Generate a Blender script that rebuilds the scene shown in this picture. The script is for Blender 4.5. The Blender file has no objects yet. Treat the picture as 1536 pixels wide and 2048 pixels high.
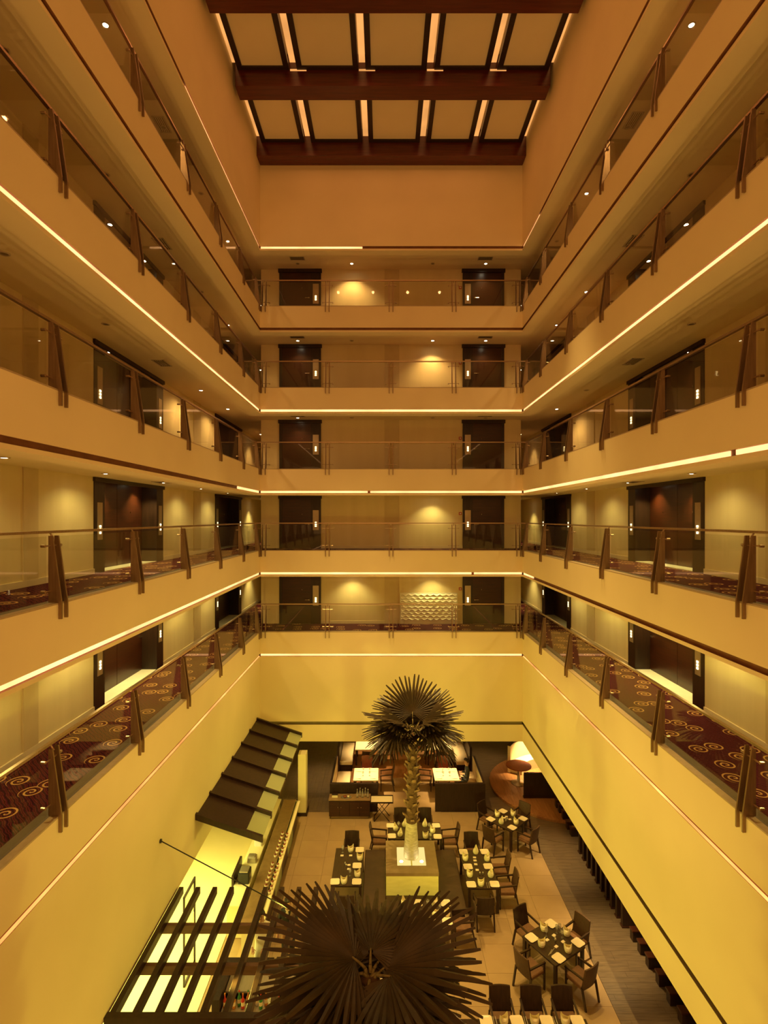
import bpy, math, random
from mathutils import Vector, Matrix
PI = math.pi
R = math.radians
random.seed(7)
scene = bpy.context.scene
COL = scene.collection

# ------------------------------------------------------------------ camera
F_PX = 1070.0
CZ = 11.2
cam_d = bpy.data.cameras.new('camera')
cam_d.sensor_fit = 'VERTICAL'
cam_d.sensor_height = 36.0
cam_d.lens = F_PX / 2048 * 36.0
cam_d.shift_x = -1.0 / 2048
cam_d.shift_y = 11.5 / 2048
cam_d.clip_end = 200
cam = bpy.data.objects.new('camera', cam_d)
COL.objects.link(cam)
cam.location = (0, 0, CZ)
cam.rotation_euler = (R(90), 0, 0)
scene.camera = cam

# ------------------------------------------------------------------ world, exposure, big lights
world = bpy.data.worlds.new('world')
scene.world = world
world.use_nodes = True
wb = world.node_tree.nodes['Background']
wb.inputs[0].default_value = (1.0, 0.45, 0.13, 1)
wb.inputs[1].default_value = 0.66
vs = scene.view_settings
vs.view_transform = 'Standard'
vs.look = 'None'
vs.gamma = 1.0
vs.use_curve_mapping = False
vs.exposure = 0.55
cy = scene.cycles
cy.use_denoising = True
cy.max_bounces = 10
cy.diffuse_bounces = 6
cy.glossy_bounces = 4
cy.transmission_bounces = 8
cy.transparent_max_bounces = 24
cy.sample_clamp_indirect = 6
cy.caustics_reflective = False
cy.caustics_refractive = False


def area(name, loc, rot, sx, sy, power, col):
    d = bpy.data.lights.new(name, 'AREA')
    d.shape = 'RECTANGLE'
    d.size, d.size_y = sx, sy
    d.energy = power
    d.color = col
    o = bpy.data.objects.new(name, d)
    COL.objects.link(o)
    o.location = loc
    o.rotation_euler = rot
    return o


def spot(name, loc, power, col, angle=80, blend=0.6, target=None, radius=0.06, parent=None):
    d = bpy.data.lights.new(name, 'SPOT')
    d.energy = power
    d.color = col
    d.spot_size = R(angle)
    d.spot_blend = blend
    d.shadow_soft_size = radius
    o = bpy.data.objects.new(name, d)
    COL.objects.link(o)
    if parent:
        o.parent = parent
    o.location = loc
    if target is not None:
        o.rotation_euler = (Vector(target) - Vector(loc)).to_track_quat('-Z', 'Y').to_euler()
    return o


XL_, XR_ = -4.887, 5.417
YEL = (1.0, 0.86, 0.13)
for x_ in (-2.92, -.72, 1.46, 3.48):
    for y_ in (8.5, 12.5, 16.0, 19.1):
        spot('skylight_lamp', (x_, y_, 25.45), 17, (1.0, 0.35, 0.12), 172, 0.5, (x_, y_, 0), 0.08)
area('kitchen_light', (-6.0, 13.2, 2.38), (0, 0, 0), 1.8, 6.5, 240, (1.0, 0.92, 0.27))
# added lamps without fixtures, hung in mid-air to brighten the lower atrium walls
for x_, y_, tx_, ty_, p_ in ((-3.0, 18.0, XR_, 18.0, 760), (-3.0, 14.0, XR_, 13.5, 760), (-3.0, 10.0, XR_, 9.5, 760), (-3.0, 6.0, XR_, 5.5, 560),
                            (3.6, 18.0, XL_, 18.0, 400), (3.6, 14.0, XL_, 13.5, 420), (3.6, 10.0, XL_, 9.5, 440), (3.6, 6.0, XL_, 5.5, 380),
                            (-2.2, 11.5, -1.5, 21.0, 500), (2.6, 11.5, 2.0, 21.0, 540)):
    spot('wall_washer', (x_, y_, 2.60), p_ * (.56 if tx_ == XR_ else .68), YEL, 90, 1.0, (tx_, ty_, 4.1), 0.10)
for x_, y_ in ((-1.5, 17.5), (2.2, 17.0), (-1.6, 11.5), (2.2, 11.0), (0.3, 7.6)):  # added lamps without fixtures that lift the soffits from below
    spot('ceiling_uplight', (x_, y_, 2.60), 270, (1.0, 0.60, 0.18), 130, 0.9, (x_, y_, 20), 0.10)
# added long throw lamps under the skylight, put in to brighten the dining floor
for x_, y_, tx_, ty_ in ((-3.2, 14.4, -1.0, 15.5), (3.6, 14.4, 3.2, 15.0), (-3.2, 17.4, 0.5, 18.5), (3.6, 17.4, 3.0, 11.0)):
    spot('beam_spotlight', (x_, y_, 24.95), 4700, (1.0, 0.66, 0.21), 30, 0.8, (tx_, ty_, 0), 0.15)


# ------------------------------------------------------------------ materials


def lin(c):
    return tuple(((v / 255) / 12.92 if v <= 10 else (((v / 255) + 0.055) / 1.055) ** 2.4) for v in c) + (1,)


class NT:
    def __init__(self, name):
        self.m = bpy.data.materials.new(name)
        self.m.use_nodes = True
        self.t = self.m.node_tree
        self.t.nodes.clear()
        self.out = self.n('ShaderNodeOutputMaterial')

    def n(self, typ, **kw):
        nd = self.t.nodes.new(typ)
        for k, v in kw.items():
            setattr(nd, k, v)
        return nd

    def l(self, a, b):
        self.t.links.new(a, b)

    def math(self, op, a, b=None, c=None):
        nd = self.n('ShaderNodeMath', operation=op)
        for i, v in enumerate((a, b, c)):
            if v is None:
                continue
            if isinstance(v, (int, float)):
                nd.inputs[i].default_value = v
            else:
                self.l(v, nd.inputs[i])
        return nd.outputs[0]

    def ramp(self, fac, stops):
        nd = self.n('ShaderNodeValToRGB')
        el = nd.color_ramp.elements
        el[0].position, el[0].color = stops[0]
        el[1].position, el[1].color = stops[-1]
        for p, c in stops[1:-1]:
            e = el.new(p)
            e.color = c
        self.l(fac, nd.inputs[0])
        return nd.outputs[0]

    def mix(self, fac, a, b):
        nd = self.n('ShaderNodeMix', data_type='RGBA')
        for s, v in ((nd.inputs[0], fac), (nd.inputs[6], a), (nd.inputs[7], b)):
            if isinstance(v, (int, float)):
                s.default_value = v
            elif isinstance(v, tuple):
                s.default_value = v
            else:
                self.l(v, s)
        return nd.outputs[2]

    def bsdf(self, rough=0.6, metal=0.0, spec=0.5, **kw):
        b = self.n('ShaderNodeBsdfPrincipled')
        b.inputs['Roughness'].default_value = rough
        b.inputs['Metallic'].default_value = metal
        b.inputs['Specular IOR Level'].default_value = spec
        self.l(b.outputs[0], self.out.inputs[0])
        return b


def mat_noise(name, c1, c2, rough=0.6, metal=0.0, spec=0.4, scale=4.0, stretch=(1, 1, 1), detail=4, bump=0.0, rand=0.0, emit=None):
    t = NT(name)
    b = t.bsdf(rough, metal, spec)
    tc = t.n('ShaderNodeTexCoord')
    mp = t.n('ShaderNodeMapping')
    mp.inputs['Scale'].default_value = stretch
    t.l(tc.outputs['Object'], mp.inputs[0])
    no = t.n('ShaderNodeTexNoise')
    no.inputs['Scale'].default_value = scale
    no.inputs['Detail'].default_value = detail
    t.l(mp.outputs[0], no.inputs['Vector'])
    col = t.ramp(no.outputs[0], [(0.3, c1), (0.7, c2)])
    if rand:
        oi = t.n('ShaderNodeObjectInfo')
        hs = t.n('ShaderNodeHueSaturation')
        t.l(col, hs.inputs['Color'])
        t.l(t.math('MULTIPLY_ADD', oi.outputs['Random'], rand, 1 - rand / 2), hs.inputs['Value'])
        col = hs.outputs[0]
    t.l(col, b.inputs['Base Color'])
    if bump:
        bp = t.n('ShaderNodeBump')
        bp.inputs['Strength'].default_value = bump
        bp.inputs['Distance'].default_value = 0.01
        t.l(no.outputs[0], bp.inputs['Height'])
        t.l(bp.outputs[0], b.inputs['Normal'])
    return t.m


def mat_emit(name, col, strength, var=0.0):
    t = NT(name)
    e = t.n('ShaderNodeEmission')
    e.inputs[0].default_value = col + (1,)
    e.inputs[1].default_value = strength
    if var:
        g = t.n('ShaderNodeNewGeometry')
        no = t.n('ShaderNodeTexNoise')
        no.inputs['Scale'].default_value = 0.9
        t.l(g.outputs['Position'], no.inputs['Vector'])
        t.l(t.math('MULTIPLY', t.math('MULTIPLY_ADD', no.outputs[0], var * 4, 1 - var * 2), strength), e.inputs[1])
    t.l(e.outputs[0], t.out.inputs[0])
    return t.m


def mat_glass(name, tint, refl=1.0, rough=0.02, base=None, basefac=0.0):
    t = NT(name)
    tr = t.n('ShaderNodeBsdfTransparent')
    tr.inputs[0].default_value = tint
    gl = t.n('ShaderNodeBsdfGlossy')
    gl.inputs['Roughness'].default_value = rough
    fr = t.n('ShaderNodeLayerWeight')
    fr.inputs[0].default_value = 0.5
    mx = t.n('ShaderNodeMixShader')
    t.l(t.math('MULTIPLY', t.math('MULTIPLY_ADD', t.math('POWER', fr.outputs['Facing'], 5.0), 0.9, 0.04), refl), mx.inputs[0])
    first = tr.outputs[0]
    if base:
        df = t.n('ShaderNodeBsdfDiffuse')
        df.inputs[0].default_value = base
        m2 = t.n('ShaderNodeMixShader')
        m2.inputs[0].default_value = basefac
        t.l(tr.outputs[0], m2.inputs[1])
        t.l(df.outputs[0], m2.inputs[2])
        first = m2.outputs[0]
    t.l(first, mx.inputs[1])
    t.l(gl.outputs[0], mx.inputs[2])
    t.l(mx.outputs[0], t.out.inputs[0])
    return t.m


def mat_carpet(name):
    t = NT(name)
    b = t.bsdf(0.95, 0, 0.1)
    g = t.n('ShaderNodeNewGeometry')
    sc = t.n('ShaderNodeVectorMath', operation='MULTIPLY')
    sc.inputs[1].default_value = (1.55, 1.55, 0.0)
    t.l(g.outputs['Position'], sc.inputs[0])
    # streaks
    wv = t.n('ShaderNodeTexWave', wave_type='BANDS')
    wv.bands_direction = 'DIAGONAL'
    wv.inputs['Scale'].default_value = 4.2
    wv.inputs['Distortion'].default_value = 5.0
    wv.inputs['Detail'].default_value = 3
    wv.inputs['Detail Scale'].default_value = 0.8
    t.l(sc.outputs[0], wv.inputs['Vector'])
    base = t.ramp(wv.outputs[0], [(0.0, lin((30, 12, 24))), (0.35, lin((82, 22, 32))), (0.6, lin((54, 18, 54))), (0.8, lin((118, 42, 34))), (1.0, lin((36, 14, 20)))])
    vo = t.n('ShaderNodeTexVoronoi', voronoi_dimensions='2D', feature='F1')
    vo.inputs['Scale'].default_value = 1.0
    vo.inputs['Randomness'].default_value = 0.75
    t.l(sc.outputs[0], vo.inputs['Vector'])
    df = t.n('ShaderNodeVectorMath', operation='SUBTRACT')
    t.l(sc.outputs[0], df.inputs[0])
    t.l(vo.outputs['Position'], df.inputs[1])
    sp = t.n('ShaderNodeSeparateXYZ')
    t.l(df.outputs[0], sp.inputs[0])
    ang = t.math('DIVIDE', t.math('ARCTAN2', sp.outputs[1], sp.outputs[0]), 2 * PI)
    rad = vo.outputs['Distance']
    swirl = t.math('FRACT', t.math('SUBTRACT', t.math('MULTIPLY', rad, 7.0), ang))
    ln = t.math('LESS_THAN', t.math('ABSOLUTE', t.math('SUBTRACT', swirl, 0.5)), 0.17)
    inside = t.math('LESS_THAN', rad, 0.29)
    fac = t.math('MULTIPLY', ln, inside)
    t.l(t.mix(fac, base, lin((190, 148, 92))), b.inputs['Base Color'])
    return t.m


M = {}
CREAM1, CREAM2 = (0.78, 0.65, 0.38, 1), (0.82, 0.69, 0.41, 1)
M['wall'] = mat_noise('wall_paint', CREAM1, CREAM2, 0.75, spec=0.25, scale=0.7, detail=2)
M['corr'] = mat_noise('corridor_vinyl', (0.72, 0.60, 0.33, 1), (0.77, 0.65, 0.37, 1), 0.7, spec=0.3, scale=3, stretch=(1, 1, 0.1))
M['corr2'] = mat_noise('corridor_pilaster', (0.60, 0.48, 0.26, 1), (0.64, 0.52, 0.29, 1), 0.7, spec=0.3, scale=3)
M['ceil'] = mat_noise('ceiling_paint', (0.82, 0.69, 0.42, 1), (0.85, 0.72, 0.45, 1), 0.8, spec=0.2, scale=1.2, detail=2)
M['slot'] = mat_noise('cove_copper', (0.22, 0.09, 0.03, 1), (0.30, 0.13, 0.05, 1), 0.5, spec=0.4)
M['groove'] = mat_noise('reveal_paint', (0.22, 0.17, 0.07, 1), (0.25, 0.19, 0.08, 1), 0.7)
M['ledge'] = mat_noise('ledge_stone', (0.40, 0.30, 0.17, 1), (0.46, 0.34, 0.20, 1), 0.4, scale=12)
M['skirt'] = mat_noise('skirting_paint', (0.72, 0.62, 0.40, 1), (0.76, 0.66, 0.44, 1), 0.6)
M['carpet'] = mat_carpet('swirl_carpet')
M['bronze'] = mat_noise('brushed_bronze', (0.24, 0.16, 0.09, 1), (0.34, 0.23, 0.13, 1), 0.38, metal=0.75, scale=30, stretch=(1, 1, 0.08))
M['rail'] = mat_noise('rail_steel', (0.40, 0.29, 0.17, 1), (0.5, 0.36, 0.22, 1), 0.3, metal=0.9, scale=40)
M['glass'] = mat_glass('rail_glass', (0.95, 0.95, 0.90, 1), 0.8)
M['frost'] = mat_glass('frosted_glass', (0.75, 0.8, 0.6, 1), 0.8, 0.25, base=(0.55, 0.6, 0.34, 1), basefac=0.6)
M['clear'] = mat_glass('clear_glass', (0.95, 0.95, 0.93, 1), 1.6, base=(0.9, 0.88, 0.8, 1), basefac=0.18)
M['door'] = mat_noise('mahogany_veneer', (0.026, 0.008, 0.004, 1), (0.058, 0.015, 0.006, 1), 0.30, spec=0.5, scale=3, stretch=(0.6, 0.6, 7), detail=6)
M['frame'] = mat_noise('dark_wenge', (0.018, 0.008, 0.004, 1), (0.035, 0.015, 0.008, 1), 0.38, spec=0.45, scale=4, stretch=(4, 4, 0.5))
M['beam'] = mat_noise('mahogany_lacquer', (0.070, 0.010, 0.005, 1), (0.11, 0.016, 0.008, 1), 0.25, spec=0.6, scale=3, stretch=(0.4, 6, 6))
M['panel'] = mat_noise('skylight_fabric', (0.82, 0.69, 0.46, 1), (0.85, 0.72, 0.49, 1), 0.8, scale=1)
M['plaque'] = mat_noise('plaque_metal', (0.42, 0.34, 0.22, 1), (0.5, 0.4, 0.27, 1), 0.4, metal=0.6)
M['chrome'] = mat_noise('chrome', (0.75, 0.72, 0.66, 1), (0.8, 0.77, 0.7, 1), 0.15, metal=1.0)
M['marble'] = mat_noise('cream_marble', (0.80, 0.78, 0.62, 1), (0.86, 0.84, 0.68, 1), 0.25, scale=3)
M['red'] = mat_noise('red_plastic', (0.45, 0.03, 0.02, 1), (0.5, 0.04, 0.03, 1), 0.4)
M['vent'] = mat_noise('vent_grey', (0.10, 0.07, 0.04, 1), (0.13, 0.09, 0.05, 1), 0.6)
M['ring'] = mat_noise('downlight_ring', (0.5, 0.4, 0.26, 1), (0.56, 0.45, 0.3, 1), 0.5)
M['lensoff'] = mat_noise('unlit_lens', (0.16, 0.11, 0.06, 1), (0.2, 0.14, 0.08, 1), 0.3)
M['lens'] = mat_emit('lit_lens', (1.0, 0.85, 0.55), 22)
M['num'] = mat_emit('lit_number', (1.0, 0.72, 0.32), 4.0)
M['cove'] = mat_emit('cove_tube', (1.0, 0.47, 0.17), 1.6, 0.35)
M['covedim'] = mat_emit('cove_tube_dim', (1.0, 0.38, 0.09), 1.15, 0.5)
M['slotlit'] = mat_emit('skylight_tube', (1.0, 0.42, 0.11), 0.66, 0.25)
M['tile'] = mat_noise('beige_stone', (0.37, 0.25, 0.12, 1), (0.42, 0.29, 0.14, 1), 0.38, spec=0.4, scale=1.6, rand=0.05)
M['grout'] = mat_noise('grout', (0.34, 0.23, 0.11, 1), (0.36, 0.25, 0.12, 1), 0.8)
M['plank'] = mat_noise('dark_plank', (0.10, 0.072, 0.042, 1), (0.20, 0.145, 0.085, 1), 0.34, spec=0.5, scale=5, stretch=(0.5, 10, 4), detail=6, bump=0.15)
M['oak'] = mat_noise('warm_oak', (0.34, 0.15, 0.05, 1), (0.44, 0.21, 0.08, 1), 0.4, scale=4, stretch=(6, 0.5, 4), detail=5)
M['kitfloor'] = mat_noise('cream_tile', (0.82, 0.74, 0.40, 1), (0.86, 0.78, 0.44, 1), 0.4, scale=2)
M['kitwall'] = mat_noise('kitchen_wall', (0.82, 0.74, 0.42, 1), (0.86, 0.78, 0.46, 1), 0.6, scale=2)
M['tanwood'] = mat_noise('tan_beam_wood', (0.15, 0.085, 0.045, 1), (0.21, 0.12, 0.065, 1), 0.5, scale=3, stretch=(1, 6, 6))  # crossbeam wood lightened to carry the light on its front face
M['wood'] = mat_noise('table_wenge', (0.022, 0.011, 0.006, 1), (0.045, 0.022, 0.011, 1), 0.28, spec=0.5, scale=4, stretch=(5, 1, 1))
M['leather'] = mat_noise('brown_leather', (0.06, 0.030, 0.013, 1), (0.085, 0.042, 0.018, 1), 0.42, spec=0.5, scale=25, bump=0.2)
M['bench'] = mat_noise('dark_leather', (0.045, 0.024, 0.011, 1), (0.07, 0.037, 0.017, 1), 0.38, spec=0.5, scale=3.5, bump=0.5)
M['seat'] = mat_noise('tan_seat', (0.17, 0.085, 0.036, 1), (0.21, 0.105, 0.045, 1), 0.5, scale=20)
M['redseat'] = mat_noise('russet_leather', (0.20, 0.045, 0.015, 1), (0.26, 0.06, 0.02, 1), 0.4, scale=12)
M['plate'] = mat_noise('cream_china', (0.80, 0.70, 0.48, 1), (0.84, 0.74, 0.52, 1), 0.25)
M['napkin'] = mat_noise('cream_linen', (0.82, 0.76, 0.50, 1), (0.88, 0.82, 0.56, 1), 0.85, scale=40)
M['steel'] = mat_noise('brushed_steel', (0.55, 0.50, 0.40, 1), (0.62, 0.56, 0.46, 1), 0.35, metal=0.8, scale=6, stretch=(8, 1, 1))
M['stone'] = mat_noise('planter_stone', (0.34, 0.25, 0.13, 1), (0.40, 0.29, 0.16, 1), 0.45, scale=6)
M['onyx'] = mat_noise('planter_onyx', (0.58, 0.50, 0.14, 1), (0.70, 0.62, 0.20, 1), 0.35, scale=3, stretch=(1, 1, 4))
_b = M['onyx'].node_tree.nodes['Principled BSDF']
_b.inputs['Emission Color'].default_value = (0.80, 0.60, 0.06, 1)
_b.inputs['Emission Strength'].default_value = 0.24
M['glow'] = mat_emit('planter_light', (1.0, 0.76, 0.25), 0.72)
M['bark'] = mat_noise('palm_bark', (0.05, 0.025, 0.010, 1), (0.13, 0.068, 0.027, 1), 0.9, scale=14, stretch=(1, 1, 3), bump=0.8)
M['palebark'] = mat_noise('pale_bark', (0.42, 0.37, 0.24, 1), (0.66, 0.60, 0.42, 1), 0.6, scale=9, stretch=(1, 1, 2.5), bump=0.5)
M['stub'] = mat_noise('leaf_stub', (0.10, 0.052, 0.022, 1), (0.34, 0.20, 0.09, 1), 0.7, scale=6)
M['leaf'] = mat_noise('palm_leaf', (0.030, 0.021, 0.007, 1), (0.068, 0.042, 0.014, 1), 0.4, spec=0.45, scale=2.5, detail=3)
M['petiole'] = mat_noise('palm_petiole', (0.16, 0.13, 0.04, 1), (0.24, 0.18, 0.06, 1), 0.5)
M['counter'] = mat_noise('counter_stone', (0.24, 0.15, 0.065, 1), (0.30, 0.19, 0.085, 1), 0.3, scale=8)
M['sofa'] = mat_noise('cream_fabric', (0.74, 0.62, 0.38, 1), (0.8, 0.68, 0.43, 1), 0.8, scale=20)
M['suit'] = mat_noise('dark_suit', (0.022, 0.024, 0.018, 1), (0.035, 0.036, 0.028, 1), 0.8)
M['shirt'] = mat_noise('white_shirt', (0.8, 0.76, 0.62, 1), (0.84, 0.8, 0.66, 1), 0.8)
M['skin'] = mat_noise('skin', (0.42, 0.22, 0.12, 1), (0.46, 0.25, 0.14, 1), 0.5)
M['hair'] = mat_noise('black_hair', (0.015, 0.009, 0.006, 1), (0.03, 0.018, 0.01, 1), 0.5)
M['black'] = mat_noise('black_plastic', (0.02, 0.02, 0.016, 1), (0.03, 0.03, 0.025, 1), 0.35)
M['bgreen'] = mat_noise('green_bottle', (0.03, 0.22, 0.05, 1), (0.05, 0.3, 0.08, 1), 0.15)
M['bred'] = mat_noise('red_bottle', (0.5, 0.03, 0.02, 1), (0.6, 0.05, 0.03, 1), 0.15)
M['borange'] = mat_noise('amber_bottle', (0.55, 0.2, 0.03, 1), (0.65, 0.26, 0.05, 1), 0.15)
M['bwhite'] = mat_noise('pale_bottle', (0.6, 0.62, 0.62, 1), (0.7, 0.7, 0.7, 1), 0.15)

# ------------------------------------------------------------------ mesh helpers


class MB:
    def __init__(self):
        self.v, self.f, self.m = [], [], []

    def add(self, vs_, fs, mi=0):
        b = len(self.v)
        self.v += [tuple(p) for p in vs_]
        for f in fs:
            self.f.append(tuple(b + i for i in f))
            self.m.append(mi)
        return self

    def box(self, x0, y0, z0, x1, y1, z1, mi=0):
        x0, x1 = min(x0, x1), max(x0, x1)
        y0, y1 = min(y0, y1), max(y0, y1)
        z0, z1 = min(z0, z1), max(z0, z1)
        v = [(x0, y0, z0), (x1, y0, z0), (x1, y1, z0), (x0, y1, z0), (x0, y0, z1), (x1, y0, z1), (x1, y1, z1), (x0, y1, z1)]
        return self.add(v, [(0, 3, 2, 1), (4, 5, 6, 7), (0, 1, 5, 4), (1, 2, 6, 5), (2, 3, 7, 6), (3, 0, 4, 7)], mi)

    def bbox(self, x0, y0, z0, x1, y1, z1, b=0.01, mi=0):
        """box with chamfered top and vertical edges"""
        def ring(i, z):
            return [(x0 + i, y0 + b, z), (x0 + b, y0 + i, z), (x1 - b, y0 + i, z), (x1 - i, y0 + b, z), (x1 - i, y1 - b, z), (x1 - b, y1 - i, z), (x0 + b, y1 - i, z), (x0 + i, y1 - b, z)]
        v = ring(0, z0) + ring(0, z1 - b) + ring(b, z1)
        fs = [tuple(range(7, -1, -1)), tuple(range(16, 24))]
        for k in (0, 8):
            for i in range(8):
                j = (i + 1) % 8
                fs.append((k + i, k + j, k + 8 + j, k + 8 + i))
        return self.add(v, fs, mi)

    def prism(self, poly, vec, mi=0, edge_m=None):
        n = len(poly)
        vec = Vector(vec)
        v = [Vector(p) for p in poly] + [Vector(p) + vec for p in poly]
        b = len(self.v)
        self.v += [tuple(p) for p in v]
        self.f.append(tuple(b + i for i in reversed(range(n))))
        self.m.append(mi)
        self.f.append(tuple(b + n + i for i in range(n)))
        self.m.append(mi)
        for i in range(n):
            j = (i + 1) % n
            self.f.append((b + i, b + j, b + n + j, b + n + i))
            self.m.append(edge_m[i] if edge_m else mi)
        return self

    def tube(self, p0, p1, r0, r1=None, n=8, mi=0):
        r1 = r0 if r1 is None else r1
        p0, p1 = Vector(p0), Vector(p1)
        d = (p1 - p0).normalized()
        a = d.orthogonal().normalized()
        c = d.cross(a)
        v = []
        for p, r in ((p0, r0), (p1, r1)):
            for i in range(n):
                t = 2 * PI * i / n
                v.append(p + (a * math.cos(t) + c * math.sin(t)) * r)
        fs = [tuple(reversed(range(n))), tuple(range(n, 2 * n))]
        for i in range(n):
            j = (i + 1) % n
            fs.append((i, j, n + j, n + i))
        return self.add(v, fs, mi)

    def lathe(self, prof, c=(0, 0, 0), n=16, mi=0, sq=1.0):
        v, fs = [], []
        for (r, z) in prof:
            for i in range(n):
                t = 2 * PI * i / n
                v.append((c[0] + r * math.cos(t), c[1] + r * math.sin(t) * sq, c[2] + z))
        for k in range(len(prof) - 1):
            for i in range(n):
                j = (i + 1) % n
                fs.append((k * n + i, k * n + j, (k + 1) * n + j, (k + 1) * n + i))
        fs.append(tuple(reversed(range(n))))
        fs.append(tuple((len(prof) - 1) * n + i for i in range(n)))
        return self.add(v, fs, mi)

    def mesh(self, name, mats, smooth=False):
        me = bpy.data.meshes.new(name)
        me.from_pydata(self.v, [], self.f)
        if not isinstance(mats, (list, tuple)):
            mats = [mats]
        for m in mats:
            me.materials.append(M[m] if isinstance(m, str) else m)
        me.polygons.foreach_set('material_index', self.m)
        if smooth:
            me.polygons.foreach_set('use_smooth', [True] * len(self.f))
        me.update()
        return me

    def build(self, name, mats, parent=None, smooth=False, world=False):
        """world=True: vertices are in world space, the parent is an unrotated Empty"""
        if world and parent is not None:
            off = parent.matrix_basis.translation
            if parent.parent is not None:
                off = off + parent.parent.matrix_basis.translation
            self.v = [(a - off[0], b - off[1], c - off[2]) for a, b, c in self.v]
        o = bpy.data.objects.new(name, self.mesh(name, mats, smooth))
        COL.objects.link(o)
        if parent:
            o.parent = parent
        return o


def tag(o, label=None, cat=None, group=None, kind=None):
    if label:
        o['label'] = label
    if cat:
        o['category'] = cat
    if group:
        o['group'] = group
    if kind:
        o['kind'] = kind
    return o


def empty(name, loc=(0, 0, 0), rz=0.0):
    o = bpy.data.objects.new(name, None)
    o.empty_display_size = 0.1
    COL.objects.link(o)
    o.location = loc
    o.rotation_euler = (0, 0, rz)
    return o


def thing(name, label, cat, loc=(0, 0, 0), rz=0.0, group=None, kind=None):
    return tag(empty(name, loc, rz), label, cat, group, kind)


def struct(o, label, cat):
    return tag(o, label, cat, None, 'structure')


def copy_tree(o, parent=None):
    c = o.copy()
    COL.objects.link(c)
    c.parent = parent
    for ch in list(o.children):
        copy_tree(ch, c)
    return c


def at(px, py, z):
    """point of the horizontal plane z (metres above the restaurant floor) seen at a pixel"""
    Y = (CZ - z) * F_PX / (py - 1035.5)
    return ((px - 769) * Y / F_PX, Y)


# ------------------------------------------------------------------ dimensions
XL, XR, YB = -4.887, 5.417, 21.0
XLW, XRW, YBW = -6.75, 7.43, 22.75
YN, YE = -1.5, 29.5
LEV = [6.7 + 3.2 * i for i in range(5)]
STR = [5.81 + 3.2 * i for i in range(6)]
ZC0 = 2.42
ORD = ['first', 'second', 'third', 'fourth', 'fifth']
SIDE = {'left': (XL, -1), 'right': (XR, 1)}


def side_prof(Xf, s, prof, y0=YN, y1=YB + 0.2):
    return [(Xf + s * d, y0, z) for d, z in prof], (0, y1 - y0, 0)


# ------------------------------------------------------------------ parapets / fascias with the cove slot
for k in range(6):
    zs = STR[k]
    zt = LEV[k] if k < 5 else 26.2
    if k == 0:
        for nm in ('left', 'right', 'back'):
            prof = [(0, zt), (0, zs + .05), (.06, zs + .05), (.06, zs - .05), (0, zs - .05)]
            em = [0, 1, 1, 1]
            if nm != 'left':
                prof += [(0, 3.20), (.08, 3.20), (.08, 3.08), (0, 3.08)]
                em += [0, 2, 2, 2]
            prof += [(0, ZC0), (.2, ZC0), (.2, zt)]
            em += [0, 0, 0, 0]
            mb = MB()
            if nm == 'back':
                mb.prism([(XL, YB + d, z) for d, z in prof], (XR - XL, 0, 0), 0, em)
            else:
                p, v = side_prof(*SIDE[nm], prof)
                mb.prism(p, v, 0, em)
            struct(mb.build('wall_' + nm, ['wall', 'slot', 'groove']), 'cream lower atrium wall on the %s above the restaurant' % nm, 'wall')
    else:
        for nm in ('left', 'right', 'back'):
            prof = [(0, zt), (0, zs + .05), (.06, zs + .05), (.06, zs - .05), (0, zs - .05), (0, zs - .12), (.5, zs - .12), (.5, zs - .055), (.2, zs - .055), (.2, zt)]
            em = [0, 1, 1, 1, 0, 0, 0, 0, 0, 0]
            mb = MB()
            if nm == 'back':
                mb.prism([(XL, YB + d, z) for d, z in prof], (XR - XL, 0, 0), 0, em)
            else:
                p, v = side_prof(*SIDE[nm], prof, y1=YB + 0.5)
                mb.prism(p, v, 0, em)
            lab = ('cream parapet of the %s balcony on the %s side' % (ORD[k], nm)) if k < 5 else 'tall cream wall below the skylight on the %s side' % nm
            struct(mb.build('wall_' + nm, ['wall', 'slot']), lab, 'wall')

# ledge (stone curb) on every parapet top, corridor floors and ceilings
for k in range(5):
    z = LEV[k]
    for nm, bx in (('left', (XL, YN, XL - .13, YB)), ('right', (XR, YN, XR + .13, YB)), ('back', (XL - .13, YB, XR + .13, YB + .13))):
        struct(MB().box(bx[0], bx[1], z, bx[2], bx[3], z + .025).build('trim_%d' % (k + 1), 'ledge'),
               'brown stone curb under the glass of the %s balcony, %s side' % (ORD[k], nm), 'curb')
        sx = {'left': (XL - .34, YN, XL - .13, YB + .13), 'right': (XR + .13, YN, XR + .34, YB + .13), 'back': (XL - .13, YB + .13, XR + .13, YB + .34)}[nm]  # flat dark strip put in for the shade of the recess
        struct(MB().box(sx[0], sx[1], z, sx[2], sx[3], z + .006).build('trim_%d' % (k + 30), 'vent'),
               'dark edging strip between carpet and curb of the %s balcony, %s side' % (ORD[k], nm), 'trim')
    zb = STR[k] - .06 if k else ZC0 + .01
    fl = MB()
    cl = MB()
    for (x0, y0, x1, y1) in ((XLW - .45, YN, XL - .2, YE), (XR + .2, YN, XRW + .45, YE), (XL - .2, YB + .2, XR + .2, YBW + .05)):
        fl.box(x0, y0, z - .3, x1, y1, z)
        cl.box(x0, y0, zb, x1, y1, zb + .2)
    struct(fl.build('floor', 'carpet'), 'swirl patterned purple and red carpet of the %s balcony corridor' % ORD[k], 'floor')
    if k:
        struct(cl.build('ceiling', 'ceil'), 'cream corridor ceiling above the %s balcony' % ORD[k - 1], 'ceiling')
cl = MB()
zb = STR[5] - .06
for (x0, y0, x1, y1) in ((XLW - .45, YN, XL - .2, YE), (XR + .2, YN, XRW + .45, YE), (XL - .2, YB + .2, XR + .2, YBW + .05)):
    cl.box(x0, y0, zb, x1, y1, zb + .2)
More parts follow.
